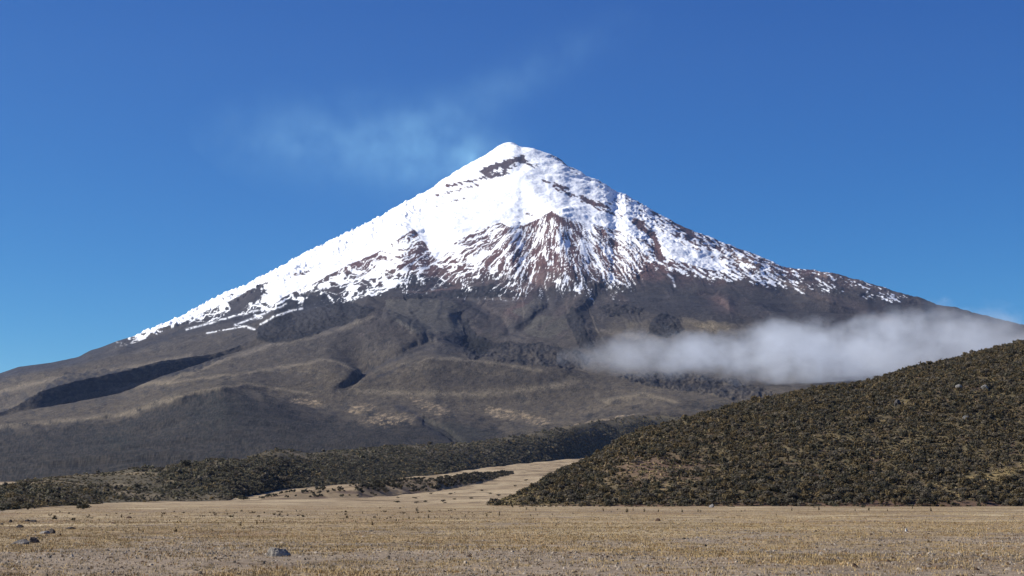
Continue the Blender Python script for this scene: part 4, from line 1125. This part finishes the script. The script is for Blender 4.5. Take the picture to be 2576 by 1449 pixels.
def math_node(n, l, op, a, b=None, clamp=False):
    m = n.new('ShaderNodeMath'); m.operation = op; m.use_clamp = clamp
    for i, q in enumerate((a, b)):
        if q is None: continue
        if isinstance(q, (int, float)): m.inputs[i].default_value = q
        else: l.new(q, m.inputs[i])
    return m.outputs[0]
def fcurve(n, l, fac, xs, ys):
    """piecewise curve: xs, ys in metres"""
    x0, x1 = min(xs), max(xs); y0, y1 = min(ys) - 1, max(ys) + 1
    t = math_node(n, l, 'DIVIDE', math_node(n, l, 'SUBTRACT', fac, x0), x1 - x0)
    c = n.new('ShaderNodeFloatCurve'); cu = c.mapping.curves[0]
    pts = [((x - x0) / (x1 - x0), (y - y0) / (y1 - y0)) for x, y in zip(xs, ys)]
    cu.points[0].location = pts[0]; cu.points[1].location = pts[-1]
    for p_ in pts[1:-1]: cu.points.new(*p_)
    c.mapping.update()
    l.new(t, c.inputs['Value'])
    return math_node(n, l, 'ADD', math_node(n, l, 'MULTIPLY', c.outputs[0], y1 - y0), y0)
def vol_mat(name, color, density_fn, aniso=0.3):
    m, n, l = new_mat(name)
    out = n.new('ShaderNodeOutputMaterial'); pv = n.new('ShaderNodeVolumePrincipled')
    pv.inputs['Color'].default_value = color + (1,); pv.inputs['Anisotropy'].default_value = aniso
    l.new(pv.outputs[0], out.inputs['Volume'])
    tc = n.new('ShaderNodeTexCoord'); sep = n.new('ShaderNodeSeparateXYZ'); l.new(tc.outputs['Object'], sep.inputs[0])
    l.new(density_fn(n, l, tc.outputs['Object'], sep.outputs), pv.inputs['Density'])
    return m
def nz_node(n, l, vec, scale, detail, sc3=(1, 1, 1)):
    mp_ = n.new('ShaderNodeMapping'); mp_.inputs['Scale'].default_value = sc3
    l.new(vec, mp_.inputs['Vector'])
    q = n.new('ShaderNodeTexNoise'); q.inputs['Scale'].default_value = scale; q.inputs['Detail'].default_value = detail
    q.inputs['Roughness'].default_value = 0.55
    l.new(mp_.outputs[0], q.inputs['Vector'])
    return q.outputs['Fac']
def fog_density(n, l, vec, xyz):
    zc = fcurve(n, l, xyz[0], fx, fc_); hh_ = fcurve(n, l, xyz[0], fx, fh)
    dz = math_node(n, l, 'DIVIDE', math_node(n, l, 'SUBTRACT', xyz[2], zc), math_node(n, l, 'MULTIPLY', hh_, 1.12))
    dy = math_node(n, l, 'DIVIDE', math_node(n, l, 'SUBTRACT', xyz[1], FOG_D), 240.0)
    r2 = math_node(n, l, 'ADD', math_node(n, l, 'MULTIPLY', dz, dz), math_node(n, l, 'MULTIPLY', dy, dy))
    core = math_node(n, l, 'SUBTRACT', 0.85, math_node(n, l, 'MULTIPLY', r2, 0.85))
    nz = math_node(n, l, 'ADD', math_node(n, l, 'MULTIPLY', math_node(n, l, 'ADD', math_node(n, l, 'MULTIPLY', nz_node(n, l, vec, 0.013, 8, (0.8, 0.8, 1.1)), 0.75), math_node(n, l, 'MULTIPLY', nz_node(n, l, vec, 0.036, 4), 0.25)), 0.68), math_node(n, l, 'MULTIPLY', nz_node(n, l, vec, 0.005, 2), 0.32))
    s = math_node(n, l, 'ADD', core, math_node(n, l, 'MULTIPLY', math_node(n, l, 'SUBTRACT', nz, 0.505), 8.0))
    s = math_node(n, l, 'MULTIPLY', s, 0.6, True)
    thin = fcurve(n, l, xyz[0], fx, [0.22, 0.35, 0.5, 0.75, 0.9, 1, 1, 1, 1, 1, 0.95, 0.85, 0.7, 0.6, 0.5, 0.45, 0.4, 0.3])
    return math_node(n, l, 'MULTIPLY', math_node(n, l, 'MULTIPLY', s, 0.0095), thin)
M_fog = vol_mat('fog', (0.88, 0.93, 1.0), fog_density, 0.0)
fog = link('fog_bank', lens_mesh('fog_bank', sec), M_fog)
tag(fog, 'low grey-white fog bank drifting along the slope behind the right hill', 'fog', kind='stuff')

# thin smoke drifting left and up from the crater
SD = 9700.0
def smoke_density(n, l, vec, xyz):
    tot = None
    for (u_, v_, ru_, rv_, rot, k) in [(1080, 395, 170, 85, 0.0, 1.5), (900, 350, 260, 95, 0.0, 0.75), (740, 350, 190, 80, 0.0, 0.5), (1100, 290, 200, 50, -0.45, 0.5), (1180, 395, 70, 45, -0.5, 1.1), (1187, 402, 9, 14, 0.0, 7.0), (1330, 190, 260, 50, -0.5, 0.5)]:
        p = at(u_, v_, SD); s = SD / F; c, sn = math.cos(rot), math.sin(rot)
        dx = math_node(n, l, 'SUBTRACT', xyz[0], p.x); dz = math_node(n, l, 'SUBTRACT', xyz[2], p.z)
        ax = math_node(n, l, 'DIVIDE', math_node(n, l, 'ADD', math_node(n, l, 'MULTIPLY', dx, c), math_node(n, l, 'MULTIPLY', dz, -sn)), ru_ * s)
        az = math_node(n, l, 'DIVIDE', math_node(n, l, 'ADD', math_node(n, l, 'MULTIPLY', dx, sn), math_node(n, l, 'MULTIPLY', dz, c)), rv_ * s)
        dy = math_node(n, l, 'DIVIDE', math_node(n, l, 'SUBTRACT', xyz[1], SD), 200.0 if k < 5 else 30.0)
        r2 = math_node(n, l, 'ADD', math_node(n, l, 'ADD', math_node(n, l, 'MULTIPLY', ax, ax), math_node(n, l, 'MULTIPLY', az, az)), math_node(n, l, 'MULTIPLY', dy, dy))
        g = math_node(n, l, 'MULTIPLY', math_node(n, l, 'POWER', 2.718, math_node(n, l, 'MULTIPLY', r2, -1.0)), k)
        tot = g if tot is None else math_node(n, l, 'ADD', tot, g)
    nz = nz_node(n, l, vec, 0.0062, 8)
    m = math_node(n, l, 'MULTIPLY', math_node(n, l, 'SUBTRACT', nz, 0.33), 2.8, True)
    return math_node(n, l, 'MULTIPLY', math_node(n, l, 'MULTIPLY', tot, m), 0.00074)
M_smoke = vol_mat('smoke', (0.45, 0.82, 1.0), smoke_density, 0.0)
ssec = []
for (u_, v_, h_) in [(480, 330, 40), (560, 335, 110), (700, 350, 170), (850, 365, 210), (1000, 360, 230), (1120, 330, 230), (1230, 270, 220), (1330, 210, 190), (1450, 140, 140), (1560, 90, 90), (1640, 60, 30)]:
    p = at(u_, v_, SD); ssec.append((p.x, SD, p.z, 380, h_ * SD / F))
smoke = link('smoke_plume', lens_mesh('smoke_plume', ssec), M_smoke)
tag(smoke, 'thin pale smoke plume drifting from the volcano summit', 'smoke', kind='stuff')

# air
m, n, l = new_mat('haze_air')
out = n.new('ShaderNodeOutputMaterial'); pv = n.new('ShaderNodeVolumePrincipled')
pv.inputs['Color'].default_value = (0.40, 0.58, 1.0, 1); pv.inputs['Density'].default_value = 1.1e-5; pv.inputs['Anisotropy'].default_value = 0.2
l.new(pv.outputs[0], out.inputs['Volume'])
hb = [(-6000, -300, -12), (6000, -300, -12), (6000, 12600, -12), (-6000, 12600, -12), (-6000, -300, 3300), (6000, -300, 3300), (6000, 12600, 3300), (-6000, 12600, 3300)]
me = bpy.data.meshes.new('haze')
me.from_pydata(hb, [], [(3, 2, 1, 0), (4, 5, 6, 7), (0, 1, 5, 4), (1, 2, 6, 5), (2, 3, 7, 6), (3, 0, 4, 7)]); me.update()
haze = link('haze', me, m)
tag(haze, 'thin blue haze of the air in front of the volcano', 'haze', kind='stuff')
